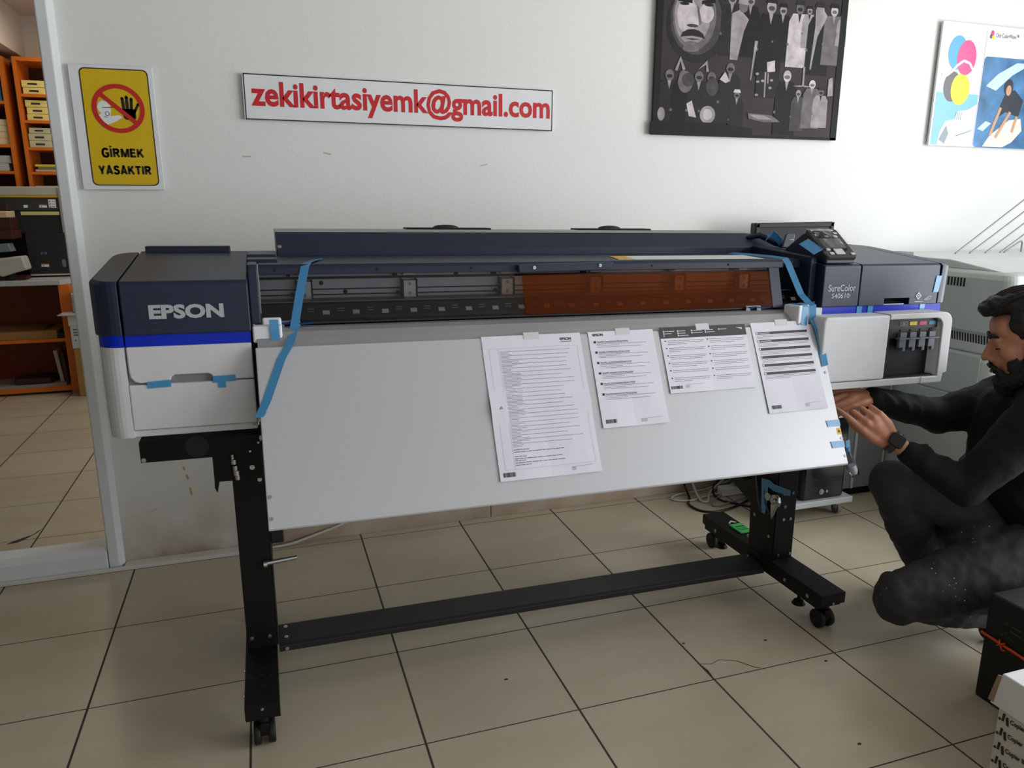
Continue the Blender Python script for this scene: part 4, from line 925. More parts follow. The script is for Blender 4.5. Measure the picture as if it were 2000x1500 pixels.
cable([(2.20, 3.08, .05), (2.05, 3.10, .008), (1.90, 3.09, .006), (1.84, 3.04, .006), (1.92, 3.0, .006), (2.08, 3.03, .008), (2.24, 3.0, .006)], .0045, M_cw, 'pale cable lying in a wide loop on the tiles by the wall', group=None)
cable([(2.26, 3.09, .10), (2.16, 3.05, .02), (2.0, 2.94, .006), (2.02, 2.90, .006), (2.2, 2.95, .006), (2.3, 2.92, .006)], .0035, mat('grey_cable', (140, 136, 130), .55), 'thin grey cable looping on the tiles behind the rear foot')
cable([(1.985, 3.12, .13), (1.99, 3.11, .06), (1.965, 2.99, .01), (1.99, 2.96, .008), (2.06, 3.05, .012), (2.16, 3.09, .05)], .006, M_cw, 'thick white cable dropping down the wall and back up')
o = MB().box(2.10, 2.33, 3.0, 3.05, .001, .045).build('power_strip', mat('white_plastic', (215, 215, 212), .4), bevel=.006); tag(o, 'white power strip on the tiles behind the right stand leg', 'power strip')
# small green card on rear foot
t = thing('green_packet', 'small green printed packet in clear wrap lying on the rear foot of the stand', 'packet', (1.765, 2.39, .1425))
MB().box(1.735, 1.792, 2.34, 2.42, .1425, .150).build('green_card', mat('green_card', (70, 175, 90), .4), t, bevel=.002)
fq = F((1.735, 2.34, .1505), (1, 0, 0), (0, 1, 0)); g = MB(); g.ln(fq, .008, .02, .05, .02, .004, 0).ln(fq, .008, .032, .045, .032, .004, 0).ln(fq, .012, .05, .05, .05, .008, 0); g.build('print', mat('dark_green_print', (20, 60, 30), .5), t)
MB().tube([(1.738, 2.425, .151), (1.75, 2.43, .158), (1.77, 2.425, .152)], .003, 6).build('wrap_fold', M_clear, t)
# plastic bag with spare part hanging from the cover corner
t = thing('hanging_bag', 'clear plastic bag with a white part hanging at the corner of the white cover', 'bag', (1.70, 1.765, .585))
bm_ = MB(); rings = []
for (x, z, rx, ry) in ((1.676, .690, .006, .004), (1.680, .675, .010, .008), (1.688, .65, .014, .012), (1.702, .620, .017, .014), (1.712, .600, .018, .014), (1.718, .592, .012, .009)):
    rings.append([(x+rx*math.cos(a*math.pi/6)*1.0, 1.766+ry*math.sin(a*math.pi/6), z+rx*.35*math.cos(a*math.pi/6)) for a in range(12)])
bm_.loft(rings, smooth=True); bm_.build('clear_bag', glassmat('clear_plastic_bag', (.95, .96, 1), .8, .15), t)
MB().tube([(1.700, 1.766, .630), (1.709, 1.766, .612), (1.714, 1.766, .602)], [.011, .0125, .009], 12).build('white_part', M_foam, t)
MB().ribbon([(1.672, 1.764, .715), (1.675, 1.764, .70), (1.680, 1.764, .678)], (1, 0, .3), .014, .001).build('blue_tie', M_tape, t)
# ================================================================ BOXES AT THE RIGHT EDGE
t = thing('black_carton', 'black carton with an orange cord round it, in front of the man', 'box', (2.1, 1.2, 0))
MB().box(1.923, 2.20, .98, 1.426, 0, .333).build('carton', mat('matt_black_card', (22, 20, 21), .6, bump=(80, .2)), t, bevel=.008)
M_or = mat('orange_cord', (225, 80, 25), .5)
MB().tube([(1.918, 1.43, .206), (1.918, 1.37, .203), (1.918, 1.30, .199), (1.918, 1.2, .19), (1.918, .975, .18)], .004, 8).tube([(1.916, 1.372, .215), (1.912, 1.366, .204), (1.916, 1.360, .188), (1.914, 1.352, .192)], .0025, 6).tube([(1.916, 1.355, .212), (1.912, 1.366, .203), (1.915, 1.376, .195)], .0025, 6).build('cord', M_or, t)
fx = F((1.9222, 1.426, 0), (0, -1, 0), (0, 0, 1)); g = MB()
for a, b, w_ in ((.055, .268, .014), (.058, .274, .010), (.078, .268, .03), (.078, .252, .03), (.078, .256, .004), (.052, .232, .006), (.062, .240, .008), (.072, .232, .010), (.086, .228, .006)): g.ln(fx, a, b, a+w_, b-.001, .0016, .0015)
g.build('printed_marks', mat('grey_box_print', (96, 94, 92), .6), t)
t = thing('paper_carton', 'white patterned copier paper carton at the lower right corner of the floor', 'box', (1.7, .93, 0))
fy = F((1.55, 1.085, 0), (0, -1, 0), (0, 0, 1))
MB().box(1.55, 1.86, .80, 1.085, 0, .283).build('carton', mat('printed_carton_white', (205, 200, 190), .7), t, bevel=.003)
g = MB()
for r in range(7):
    for c in range(3):
        a = .003+c*.094; b = .256-r*.038
        fq = fy.at(a, b, .0008).rot(5)
        g.text('Copier Bond', fq, .030, 0, .066, .015, bold=.03, hh=.0006)
        g.pl(fq, [(.0, .002), (.004, .006), (.008, .002), (.004, -.002)], 0, .0006); g.pl(fq, [(.012, .020), (.018, .020), (.014, .0), (.009, .0)], 0, .0006); g.pl(fq, [(.019, .013), (.025, .016), (.027, -.006), (.021, -.006)], 0, .0006)
g.build('printed_pattern', mat('carton_black_print', (40, 38, 38), .7), t)
m = MB().prx([(.79, .285), (.79, .372), (1.086, .372), (1.105, .284), (1.10, .284)], 1.545, 1.86).build('lid', mat('white_card_lid', (222, 222, 226), .55), t, bevel=.003)
MB().pl(F((1.5445, 1.098, .290), (0, 1, 0), (0, -.1, 1)), [(-.002, 0), (.012, .0), (-.002, .072), (-.012, .075)], 0, .004).build('lid_flap', mat('brown_card_edge', (150, 128, 102), .8), t)
# ================================================================ BACK ROOM
M_or1 = mat('orange_laminate', (206, 108, 28), .45, var=(5, .08)); M_or2 = mat('dark_orange_laminate', (125, 50, 14), .5, var=(5, .1)); M_wd = mat('red_brown_panel', (66, 28, 13), .6)
t = thing('service_counter', 'orange counter with a white top in the back room', 'counter', (-2.2, 6.7, 0))
MB().prz([(-3.2, 6.44), (-1.455, 6.44), (-1.33, 6.62), (-1.33, 7.05), (-3.2, 7.05)], .838, .875).build('worktop', M_lgmet, t, bevel=.004)
MB().box(-1.475, -1.40, 6.45, 7.0, .0, .837).build('side_panel', M_or1, t, bevel=.002)
MB().box(-1.40, -1.345, 6.62, 7.0, .72, .837).build('side_block', M_or1, t)
MB().box(-3.2, -1.475, 6.9, 6.95, .0, .837).build('back_panel', M_or2, t)
MB().box(-3.2, -1.475, 6.46, 6.9, .405, .43).build('shelf', M_or1, t)
MB().box(-3.2, -1.475, 6.46, 6.9, .02, .055).build('bottom_shelf', M_or1, t)
# bookcases
def case(name, label, x0, x1, shelves, xo):
    t = thing(name, label, 'bookcase', ((x0+x1)/2, 7.47, .9))
    for x in (x0, x1-.028): MB().box(x, x+.028, 7.3, 7.65, .0, 2.575).build('upright', M_or1, t)
    MB().box(x0+.028, x1-.028, 7.3, 7.65, 2.545, 2.575).build('top_board', M_or1, t)
    for z in shelves: MB().box(x0+.028, x1-.028, 7.302, 7.65, z-.012, z+.010).build('shelf', M_or1, t)
    MB().box(x0+.028, x1-.028, 7.655, 7.66, .0, 2.56).build('back_board', M_wd, t)
    return t
case('bookcase', 'orange bookcase with cream reams, right of the dark gap in the back room', -1.772, -.95, (2.287, 2.085, 1.875, 1.682, 1.45), 0)
case('bookcase', 'orange bookcase at the left edge of the back room, with blue packs', -2.65, -1.838, (2.226, 1.893, 1.685, 1.40), 0)
o = MB().box(-1.838, -1.772, 7.5, 7.52, 0, 2.56).build('filler_panel', M_wd); tag(o, 'dark red-brown strip between the two orange bookcases', 'panel')
def pack(x0, x1, z, h, c, label, grp, dark=True, y=7.33, nm='paper_ream'):
    t = thing(nm, label, 'paper pack', ((x0+x1)/2, 7.45, z), grp)
    MB().box(x0, x1, y, y+.25, z, z+h).build('wrapper', c, t, bevel=.004)
    if dark:
        q = F((x0, y-.001, z)); w = x1-x0
        MB().pl(q, rect(w*.17, h*.35, w*.42, h*.62), 0, .001, 0).pl(q, rect(w*.62, h*.3, w*.75, h*.6), 0, .001, 1).build('end_print', [M_ink, M_greyink], t)
    return t
M_cream = mat('cream_wrapper', (224, 206, 128), .35, var=(8, .1)); M_pale = mat('pale_green_wrapper', (190, 190, 158), .3, var=(8, .1)); M_cr2 = mat('ivory_wrapper', (222, 202, 165), .4)
pack(-1.735, -1.47, 2.352, .052, M_cream, 'upper of two cream reams on the top shelf of the right bookcase', 'cream reams in the right bookcase')
pack(-1.730, -1.46, 2.2975, .052, M_cream, 'lower of two cream reams on the top shelf of the right bookcase', 'cream reams in the right bookcase')
pack(-1.728, -1.47, 2.200, .054, M_cream, 'topmost cream ream of three on the second shelf', 'cream reams in the right bookcase')
pack(-1.722, -1.46, 2.147, .051, M_cream, 'middle cream ream of three on the second shelf', 'cream reams in the right bookcase')
pack(-1.726, -1.46, 2.0955, .050, M_cream, 'bottom cream ream of three on the second shelf', 'cream reams in the right bookcase')
pack(-1.728, -1.48, 1.996, .044, M_pale, 'topmost pale green ream of three on the third shelf', 'pale green reams in the right bookcase')
pack(-1.736, -1.47, 1.940, .054, M_pale, 'middle pale green ream of three on the third shelf', 'pale green reams in the right bookcase')
pack(-1.736, -1.47, 1.8855, .053, M_pale, 'bottom pale green ream of three on the third shelf', 'pale green reams in the right bookcase')
M_yel = mat('yellow_green_card', (205, 196, 70), .6)
for k, (z, c, dx, l) in enumerate(((1.6925, mat('pinkish_card', (190, 168, 150), .7), 0, 'pinkish card pack at the bottom of the low stack on the fourth shelf'), (1.713, mat('olive_card', (120, 112, 60), .7), .02, 'olive card pack in the middle of the low stack on the fourth shelf'), (1.733, M_yel, .0, 'bright yellow-green card pack topmost on the fourth shelf'))):
    pack(-1.72+dx, -1.42, z, .0195, c, l, 'card packs on the fourth shelf', False, nm='card_pack')
pack(-1.74, -1.42, 1.461, .12, mat('pinkish_card', (190, 168, 150), .7), 'grey-pink pack on the lowest visible shelf of the right bookcase', None, False, nm='card_pack')
M_bp = mat('blue_wrapper', (60, 145, 205), .4)
for k, l in enumerate(('bottom', 'middle', 'top')): pack(-2.25, -1.885, 2.2365+k*.054, .053, M_bp, l+' blue pack in the left bookcase', 'blue packs in the left bookcase', k < 3)
for k, l in enumerate(('bottom', 'second lowest', 'third', 'topmost')): pack(-2.2, -1.872+.006*(k % 2), 1.9035+k*.049, .048, M_cr2, l+' ivory ream in the left bookcase', 'ivory reams in the left bookcase')
for k, l in enumerate(('lower', 'upper')): pack(-2.2, -1.905+k*.02, 1.6955+k*.062, .061, M_lgmet, l+' grey-white ream in the left bookcase', 'grey-white reams in the left bookcase')
# machine on the counter
t = thing('finishing_machine', 'large dark machine with a pale grey top on the counter in the back room', 'machine', (-2.1, 6.95, .876))
M_mg = mat('machine_pale_grey', (176, 178, 166), .5); M_md = mat('machine_charcoal', (52, 54, 56), .5); M_mb = mat('machine_black', (34, 36, 39), .5)
MB().box(-3.0, -1.385, 6.76, 7.2, 1.497, 1.562).build('top_band', M_mg, t, bevel=.006)
MB().prx([(6.745, 1.21), (6.745, 1.562), (7.2, 1.562), (7.2, 1.21)], -1.458, -1.385).build('side_column', M_mg, t, bevel=.01)
MB().box(-3.0, -1.46, 6.755, 6.762, 1.482, 1.497).build('yellow_line', mat('yellow_line', (200, 165, 40), .5), t)
MB().box(-3.0, -1.46, 6.76, 7.2, 1.385, 1.482).build('upper_panel', M_md, t)
MB().box(-3.0, -1.46, 6.765, 7.2, 1.215, 1.383).build('middle_panel', M_mb, t)
MB().box(-1.72, -1.375, 6.75, 7.2, .90, 1.213).box(-3.0, -1.72, 6.95, 7.2, .90, 1.213).build('lower_body', M_mb, t, bevel=.006)
MB().box(-1.715, -1.38, 6.745, 6.755, .888, .90).build('base_strip', M_mg, t)
for x in (-2.8, -1.45): MB().box(x-.03, x+.03, 6.85, 7.1, .8755, .901).build('machine_foot', M_rub, t)
MB().box(-1.725, -1.465, 6.757, 6.766, 1.350, 1.376).build('label_strip', mat('pale_yellow_label', (205, 198, 130), .6), t)
q = F((-1.53, 6.7595, 1.405)); z = MB().pl(q, rect(0, 0, .05, .062), 0, .001, 0)
for k in range(3): z.pl(q, [(.004, .004+k*.02), (.016, .004+k*.02), (.010, .016+k*.02)], .001, .0014, 1).ln(q, .022, .008+k*.02, .044, .008+k*.02, .003, .0013, 1)
z.build('warning_label', [M_white, M_ink], t)
for (x, z_, y) in ((-1.595, 1.405, 6.7595), (-1.635, .955, 6.7495)):
    q = F((x, y, z_)); MB().pl(q, rect(0, 0, .052, .024), 0, .001, 0).pl(q, rect(0, .016, .052, .024), .001, .0014, 1).pl(q, ell(.014, .008, .005, .004, 8), .001, .0014, 2).build('warning_label', [M_white, mat('orange_print', (205, 110, 40), .5), M_ink], t)
q = F((-1.70, 6.7595, 1.405)); MB().pl(q, rect(0, 0, .028, .02), 0, .001).build('small_label', M_white, t)
q = F((-1.62, 6.7495, 1.06)); MB().pl(q, ell(0, 0, .010, .010, 14), 0, .001).build('blue_dot', mat('blue_round_mark', (70, 100, 150), .5), t); MB().pl(q, ell(.026, 0, .010, .010, 14), 0, .001).build('blue_dot', mat('blue_round_mark', (70, 100, 150), .5), t)
q = F((-1.49, 6.7495, .95)); MB().pl(q, rrect(0, 0, .026, .062, .012), 0, .001).build('grip_slot', mat('grey_slot', (110, 112, 114), .5), t)
# things on and in front of the counter machine
o = MB().box(-2.3, -1.735, 6.5, 6.74, 1.18, 1.243).box(-2.3, -1.70, 6.55, 6.7, .876, .90).box(-2.2, -2.12, 6.6, 6.68, .9, 1.19).build('book_stand', M_wd, bevel=.003); tag(o, 'dark red stand on the counter at the left edge of the back room', 'stand')
o = MB().box(-2.3, -1.755, 6.52, 6.72, 1.334, 1.382).build('cream_binder', mat('cream_binder', (196, 176, 142), .7), bevel=.004); tag(o, 'cream binder between the dark red boxes on the counter stand', 'binder')
o = MB().box(-2.3, -1.74, 6.52, 6.72, 1.244, 1.333).build('dark_red_box', mat('dark_red_card', (58, 20, 18), .6), bevel=.003); tag(o, 'dark red box under the cream binder on the counter stand', 'box')
o = MB().box(-2.3, -1.755, 6.54, 6.72, 1.383, 1.43).build('dark_brown_folder', mat('dark_brown_card', (44, 30, 26), .6), bevel=.003); tag(o, 'dark brown folder topmost on the counter stand', 'folder')
t = thing('small_trimmer', 'small pale grey machine with a slanted head, on the white counter', 'machine', (-1.85, 6.56, .876))
MB().pry([(-2.1, 1.00), (-1.83, .905), (-1.76, .93), (-1.665, .955), (-1.685, 1.055), (-1.86, 1.04), (-2.1, 1.05)], 6.47, 6.62).build('head', M_mg, t, bevel=.012)
MB().pry([(-2.1, 1.07), (-1.75, 1.09), (-1.765, 1.15), (-2.1, 1.125)], 6.48, 6.6).build('blue_grey_arm', mat('blue_grey_plastic', (110, 122, 132), .5), t, bevel=.004)
MB().box(-1.80, -1.77, 6.53, 6.58, .876, .94).box(-2.1, -2.0, 6.5, 6.6, .876, 1.08).build('pedestal', M_mb, t)
# contents of the counter shelves
t = thing('flat_carton', 'flat brown carton with a lid lying on the upper shelf inside the orange counter', 'box', (-1.9, 6.6, .43))
MB().box(-2.5, -1.53, 6.47, 6.85, .4305, .49).build('carton', mat('brown_cardboard', (150, 112, 62), .8), t, bevel=.003)
MB().prx([(6.5, .491), (6.8, .491), (6.8, .505), (6.65, .52), (6.5, .497)], -2.3, -1.62).build('loose_sheets', mat('dull_brown_sheet', (110, 72, 44), .8), t)
o = MB().cyl((-1.505, 6.47, .455), (-1.505, 6.80, .455), .022, n=18).build('black_roll', M_rub); tag(o, 'black roll beside the flat brown carton inside the counter', 'roll')
o = MB().pl(F((-2.1, 6.47, .0555), (1, 0, 0), (0, 1, 0)), [(0, 0), (.42, -.0), (.58, .03), (.60, .30), (.30, .34), (.02, .3)], 0, .022).build('paper_pile', mat('dull_paper', (150, 140, 132), .8)); tag(o, 'untidy pile of dull papers on the bottom shelf of the counter', 'paper pile')
o = MB().pl(F((-1.86, 6.49, .079), (1, .05, 0), (-.05, 1, 0)), [(0, 0), (.24, -.01), (.28, .14), (.24, .22), (.03, .2), (-.02, .08)], 0, .045).build('dark_folder', mat('dark_plum_folder', (48, 30, 34), .5), bevel=.006); tag(o, 'dark plum folder lying on the papers on the bottom shelf', 'folder')
o = MB().pl(F((-1.56, 6.52, .079)).rot(6), rect(0, 0, .025, .25), -.22, 0).build('book', mat('pale_book_spine', (170, 160, 150), .7), bevel=.002); tag(o, 'pale thin book standing upright at the right of the bottom shelf', 'book')
o = MB().pl(F((-1.525, 6.52, .079)).rot(4), rect(0, 0, .022, .23), -.22, 0).build('book', M_wd, bevel=.002); tag(o, 'dark red book leaning beside the pale book on the bottom shelf', 'book')
# carton, sheet and roll beside the counter
t = thing('paper_box', 'brown carton with a white printed upper part beside the orange counter', 'box', (-1.25, 6.45, 0))
MB().box(-1.395, -1.05, 6.3, 6.6, 0, .375).build('carton', mat('brown_cardboard', (150, 112, 62), .8), t, bevel=.004)
MB().box(-1.397, -1.048, 6.298, 6.602, .375, .545).build('white_wrap', M_lgmet, t)
q = F((-1.395, 6.2975, .375)); z = MB()
for k in range(3): z.pl(q, rect(.015, .135-k*.021, .13, .146-k*.021), 0, .0008, 0)
z.pl(q, rect(.02, .055, .03, .063), 0, .0008, 1).pl(q, rect(.045, .055, .055, .063), 0, .0008, 1); z.build('blue_bars', [mat('slate_print', (90, 106, 122), .6), M_ink], t)
MB().box(-1.405, -1.04, 6.292, 6.61, .545, .625).build('lid', mat('grey_white_lid', (186, 186, 178), .6), t, bevel=.002)
MB().text('NAVIGATOR', F((-1.345, 6.2915, .565)), 0, 0, None, .030, bold=.01, hh=.0008).build('lettering', M_ink, t)
o = MB().prx([(6.25, .628), (6.6, .626), (6.6, .630), (6.25, .634)], -1.46, -1.06).build('loose_sheet', M_lgmet); tag(o, 'pale sheet lying on the carton under the white roll', 'paper')
t = thing('paper_roll', 'white paper roll standing on the carton beside the counter', 'paper roll', (-1.30, 6.42, .634))
MB().cyl((-1.30, 6.42, .634), (-1.30, 6.42, .775), .088, n=28).build('roll', M_foam, t, bevel=.006)
MB().cyl((-1.30, 6.42, .775), (-1.30, 6.42, .788), .07, n=24).cyl((-1.30, 6.42, .788), (-1.30, 6.42, .789), .02, n=16, m=1).build('roll_top', [M_foam, M_dark], t)
# ================================================================ THE CROUCHING MAN
def skinmat():
    m = mat('skin', (190, 131, 104), .5, var=(28, .06), bump=(180, .12)); b = m.node_tree.nodes['Principled BSDF']
    b.inputs['Subsurface Weight'].default_value = .12; b.inputs['Subsurface Radius'].default_value = (.012, .005, .003); b.inputs['Subsurface Scale'].default_value = .5
    return m
M_skin = skinmat()
M_hair = mat('dark_brown_hair', (26, 20, 18), .55, var=(60, .3), bump=(260, .8))
M_swt = mat('black_sweater', (10, 11, 13), .85, bump=(220, .5), var=(14, .12))
def jeansmat():
    m = mat('faded_black_jeans', (56, 54, 57), .85, bump=(350, .5), var=(9, .10)); nt = m.node_tree; N = nt.nodes; L = nt.links
    b = N['Principled BSDF']; hs = [n for n in N if n.type == 'HUE_SAT'][0]
    g = N.new('ShaderNodeNewGeometry')
    v = N.new('ShaderNodeTexVoronoi'); v.inputs['Scale'].default_value = 62; L.new(g.outputs['Position'], v.inputs['Vector'])
    lt = N.new('ShaderNodeMath'); lt.operation = 'LESS_THAN'; lt.inputs[1].default_value = .13; L.new(v.outputs['Distance'], lt.inputs[0])
    nz = N.new('ShaderNodeTexNoise'); nz.inputs['Scale'].default_value = 7; L.new(g.outputs['Position'], nz.inputs['Vector'])
    gt = N.new('ShaderNodeMath'); gt.operation = 'GREATER_THAN'; gt.inputs[1].default_value = .58; L.new(nz.outputs['Fac'], gt.inputs[0])
    sp = N.new('ShaderNodeSeparateXYZ'); L.new(g.outputs['Position'], sp.inputs[0]); ly = N.new('ShaderNodeMath'); ly.operation = 'LESS_THAN'; ly.inputs[1].default_value = 1.74; L.new(sp.outputs['Y'], ly.inputs[0])
    m2 = N.new('ShaderNodeMath'); m2.operation = 'MULTIPLY'; L.new(gt.outputs[0], m2.inputs[0]); L.new(ly.outputs[0], m2.inputs[1]); gt = m2
    mu = N.new('ShaderNodeMath'); mu.operation = 'MULTIPLY'; L.new(lt.outputs[0], mu.inputs[0]); L.new(gt.outputs[0], mu.inputs[1])
    mx = N.new('ShaderNodeMix'); mx.data_type = 'RGBA'; mx.inputs[7].default_value = rgb((200, 200, 195)); L.new(mu.outputs[0], mx.inputs[0]); L.new(hs.outputs[0], mx.inputs[6])
    L.new(mx.outputs[2], b.inputs['Base Color']); return m
M_jean = jeansmat()
MAN = thing('person', 'crouching man in a black sweater and dark jeans reaching under the ink unit', 'person', (2.2, 1.7, 0))
def caps(m, pts, r):                        # tapered capsule chain, closed pieces that overlap
    for i in range(len(pts)-1):
        m.tube([pts[i], pts[i+1]], [r[i], r[i+1]], 14)
    for q, rr in zip(pts, r): m.sph(q, rr, nu=14, nv=9)
    return m
def fuse(o, vox, smooth=4, disp=None):
    r = o.modifiers.new('fuse', 'REMESH'); r.mode = 'VOXEL'; r.voxel_size = vox; r.use_smooth_shade = True
    s = o.modifiers.new('soften', 'SMOOTH'); s.factor = .5; s.iterations = smooth
    if disp:
        t = bpy.data.textures.new(o.name+'_folds', 'CLOUDS'); t.noise_scale = disp[0]; t.noise_depth = 2
        d = o.modifiers.new('folds', 'DISPLACE'); d.texture = t; d.strength = disp[1]; d.texture_coords = 'LOCAL'; d.mid_level = .5
    return o
# head frame
HS = 1.10
HC = Vector((2.219, 1.643, 1.016))
hf = Vector((-.70, .68, -.24)).normalized(); hl = Vector((-.70, -.72, 0)); hl = (hl-hf*hl.dot(hf)).normalized(); hu = hf.cross(hl).normalized()
HM = Matrix((hf, hl, hu)).transposed()
def h(x, y, z): return HC+HS*(hf*x+hl*y+hu*z)
def hs_(m, x, y, z, rx, ry, rz, R=None, nu=20, nv=14): m.sph(h(x, y, z), rx*HS, ry*HS, rz*HS, nu, nv, M=(HM @ R) if R else HM)
B = MB()
hs_(B, -.012, 0, .035, .098, .076, .088); hs_(B, .036, 0, -.018, .056, .060, .082); hs_(B, .034, 0, -.072, .052, .050, .040)
hs_(B, .076, 0, -.096, .020, .022, .018); hs_(B, .062, 0, .052, .034, .056, .040)
caps(B, [h(.084, .032, .022), h(.090, .0, .020), h(.084, -.032, .022)], [.011, .0105, .011])
caps(B, [h(.088, 0, .020), h(.103, 0, -.006), h(.116, 0, -.030)], [.010, .0105, .0115]); hs_(B, .068, 0, -.040, .034, .036, .030); hs_(B, .060, 0, -.005, .036, .034, .040); 
for s in (1, -1):
    hs_(B, .102, s*.011, -.034, .011, .0085, .008); hs_(B, .058, s*.040, -.018, .026, .022, .024)
    hs_(B, .0715, s*.032, .002, .0170, .0175, .0140)          # closed lids over the eyes
    hs_(B, -.008, s*.078, -.008, .018, .007, .031, Matrix.Rotation(.25, 3, 'Y')); hs_(B, -.004, s*.074, -.030, .010, .008, .012)
caps(B, [h(.094, .014, -.060), h(.101, 0, -.058), h(.094, -.014, -.060)], [.007, .008, .007]); caps(B, [h(.090, .012, -.072), h(.097, 0, -.073), h(.090, -.012, -.072)], [.0075, .009, .0075])
NB = Vector((2.31, 1.635, .855)); caps(B, [h(-.02, 0, -.06), NB], [.060, .066])
# trunk and arms inside the clothes, so the body is one surface
CH = Vector((2.35, 1.66, .68)); PV = Vector((2.43, 1.60, .36))
RS, LS = Vector((2.40, 1.80, .79)), Vector((2.17, 1.54, .80))
RE, LE = Vector((2.165, 1.885, .715)), Vector((2.02, 1.63, .565))
RW, LWr = Vector((1.895, 1.935, .792)), Vector((1.852, 1.785, .695))
caps(B, [NB, CH, PV], [.08, .12, .12]); caps(B, [NB, RS, RE, RW], [.06, .050, .036, .024]); caps(B, [NB, LS, LE, LWr], [.06, .050, .036, .025])
LH, RH = Vector((2.36, 1.54, .33)), Vector((2.46, 1.67, .34)); LK, RK = Vector((1.868, 1.675, .200)), Vector((1.985, 1.875, .500)); LA, RA = Vector((2.24, 1.62, .10)), Vector((2.245, 1.90, .09))
caps(B, [PV, LH, LK, LA], [.10, .07, .045, .03]); caps(B, [PV, RH, RK, RA], [.10, .07, .045, .03])
caps(B, [RA, RA+Vector((-.09, .09, -.045))], [.03, .028]); caps(B, [LA, LA+Vector((.03, -.01, -.055))], [.03, .028])
# hands
def hand(W_, d, n, sgn, L_, bends, thumb):
    d = d.normalized(); n = (n-d*n.dot(d)).normalized(); s = d.cross(n).normalized()*sgn     # s: towards the little finger
    K = []
    for i in range(4):
        off = (-.033, -.011, .011, .031)[i]; ln = (.088, .092, .088, .080)[i]*L_
        k = W_+d*ln+s*off*L_+n*(.004, .007, .005, -.001)[i]; K.append(k)
        caps(B, [W_+s*off*.55, W_+d*ln*.5+s*off*.85*L_+n*.003, k], [.0175, .0165, .0115])
    caps(B, [W_+d*.02, W_+d*.065*L_], [.021, .024]); 
    nails = []
    for i, k in enumerate(K):
        segs = [(.044, .026, .021), (.048, .030, .022), (.045, .028, .021), (.034, .021, .019)][i]; ang = 0; p = k; P_ = [p]
        fan = s*(-.04, -.01, .02, .04)[i]
        for sg, bd in zip(segs, bends[i]):
            ang += bd; v = (d*math.cos(ang)-n*math.sin(ang)+fan).normalized(); p = p+v*sg*L_; P_.append(p)
        caps(B, P_, [.0105, .0098, .0088, .0076])
        up = (n*math.cos(ang)+d*math.sin(ang)).normalized(); nails.append((P_[-1], (P_[-1]-P_[-2]).normalized(), up))
    T = [W_+d*.018-s*.016-n*.006]; 
    for (a, b, c, l) in thumb: T.append(T[-1]+(d*a-s*b-n*c).normalized()*l*L_)
    caps(B, T, [.017, .0145, .0115, .009][:len(T)])
    nails.append((T[-1], (T[-1]-T[-2]).normalized(), (n*.5-s*.8).normalized()))
    return d, n, s, nails
ld, ln_, lsd, n1 = hand(LWr, Vector((-.72, .10, .66)), Vector((-.40, -.80, .15)), 1, 1.12,
    [(.40, .45, .25), (.95, 1.1, .7), (1.15, 1.2, .8), (1.25, 1.25, .8)], [(.75, .45, .5, .040), (.95, .15, .3, .034), (1, -.05, .1, .028)])
rd, rn, rs, n2 = hand(RW, Vector((-1, .02, -.02)), Vector((.0, -.45, .9)), -1, 1.05,
    [(.15, .35, .3), (.25, .4, .3), (.35, .5, .3), (.4, .6, .4)], [(.75, .45, .5, .040), (.95, .15, .3, .034), (1, .05, .1, .028)])
fuse(B.build('body', M_skin, MAN), .0042, 3)
nm = mat('finger_nail', (205, 155, 135), .3)
for tip, tv, up in n1+n2[:0]:
    q = F(tip+up*.0058*1.1-tv*.002, up.cross(tv), tv); MB().pl(q, ell(0, 0, .0042, .0055, 14), -.001, .0012).build('finger_nail', nm, MAN)
# eyes under nearly closed lids, lashes, brows, nostrils, lips
for s in (1, -1):
    MB().sph(h(.0735, s*.032, -.001), .0135*HS, nu=18, nv=12).build('eye', mat('eye_white', (190, 180, 172), .2), MAN)
    caps(MB(), [h(.085, s*.020, -.0045), h(.0885, s*.032, -.0055), h(.081, s*.045, -.003)], [.0014, .0024, .0014]).build('eyelashes', M_hair, MAN)
    caps(MB(), [h(.098, s*.012, .026), h(.0955, s*.030, .034), h(.081, s*.050, .029)], [.0048, .0062, .003]).build('eyebrow', M_hair, MAN)
    MB().sph(h(.1055, s*.0065, -.0425), .0036, nu=10, nv=6).build('nostril', mat('nostril_dark', (60, 32, 28), .8), MAN)
caps(MB(), [h(.0965, .013, -.0705), h(.1035, 0, -.0715), h(.0965, -.013, -.0705)], [.005, .0065, .005]).build('lips', mat('lip_skin', (150, 88, 78), .45), MAN)
# hair: swept-back quiff, sides, strands
Hh = MB(); rn_ = random.Random(5)
for a in ((.068, 0, .112, .040, .052, .030), (.020, 0, .112, .075, .068, .036), (-.040, 0, .065, .082, .080, .088), (-.035, .025, .045, .056, .060, .075), (-.035, -.025, .045, .056, .060, .075), (.004, .056, .058, .050, .024, .052), (.004, -.056, .058, .050, .024, .052), (-.012, .068, .015, .018, .010, .045), (.094, .004, .108, .024, .040, .021)): hs_(Hh, *a)
fuse(Hh.build('hair', M_hair, MAN), .005, 2, (.02, .012))
Hs = MB()
for k in range(150):
    y0 = rn_.uniform(-.055, .055); lift = rn_.uniform(0, .012); pts_ = []
    for j in range(7):
        t_ = j/6; x = .112-.17*t_-abs(y0)*.35; z = .098+.050*math.sin(math.pi*(.12+.62*t_))-abs(y0)*.35+lift*math.sin(math.pi*t_)
        pts_.append(h(x, y0*(1+.35*t_)+rn_.uniform(-.001, .001), z))
    Hs.tube(pts_, [.0006, .0016, .0018, .0018, .0017, .0014, .0005], 5)
Hs.build('hair_strands', M_hair, MAN)
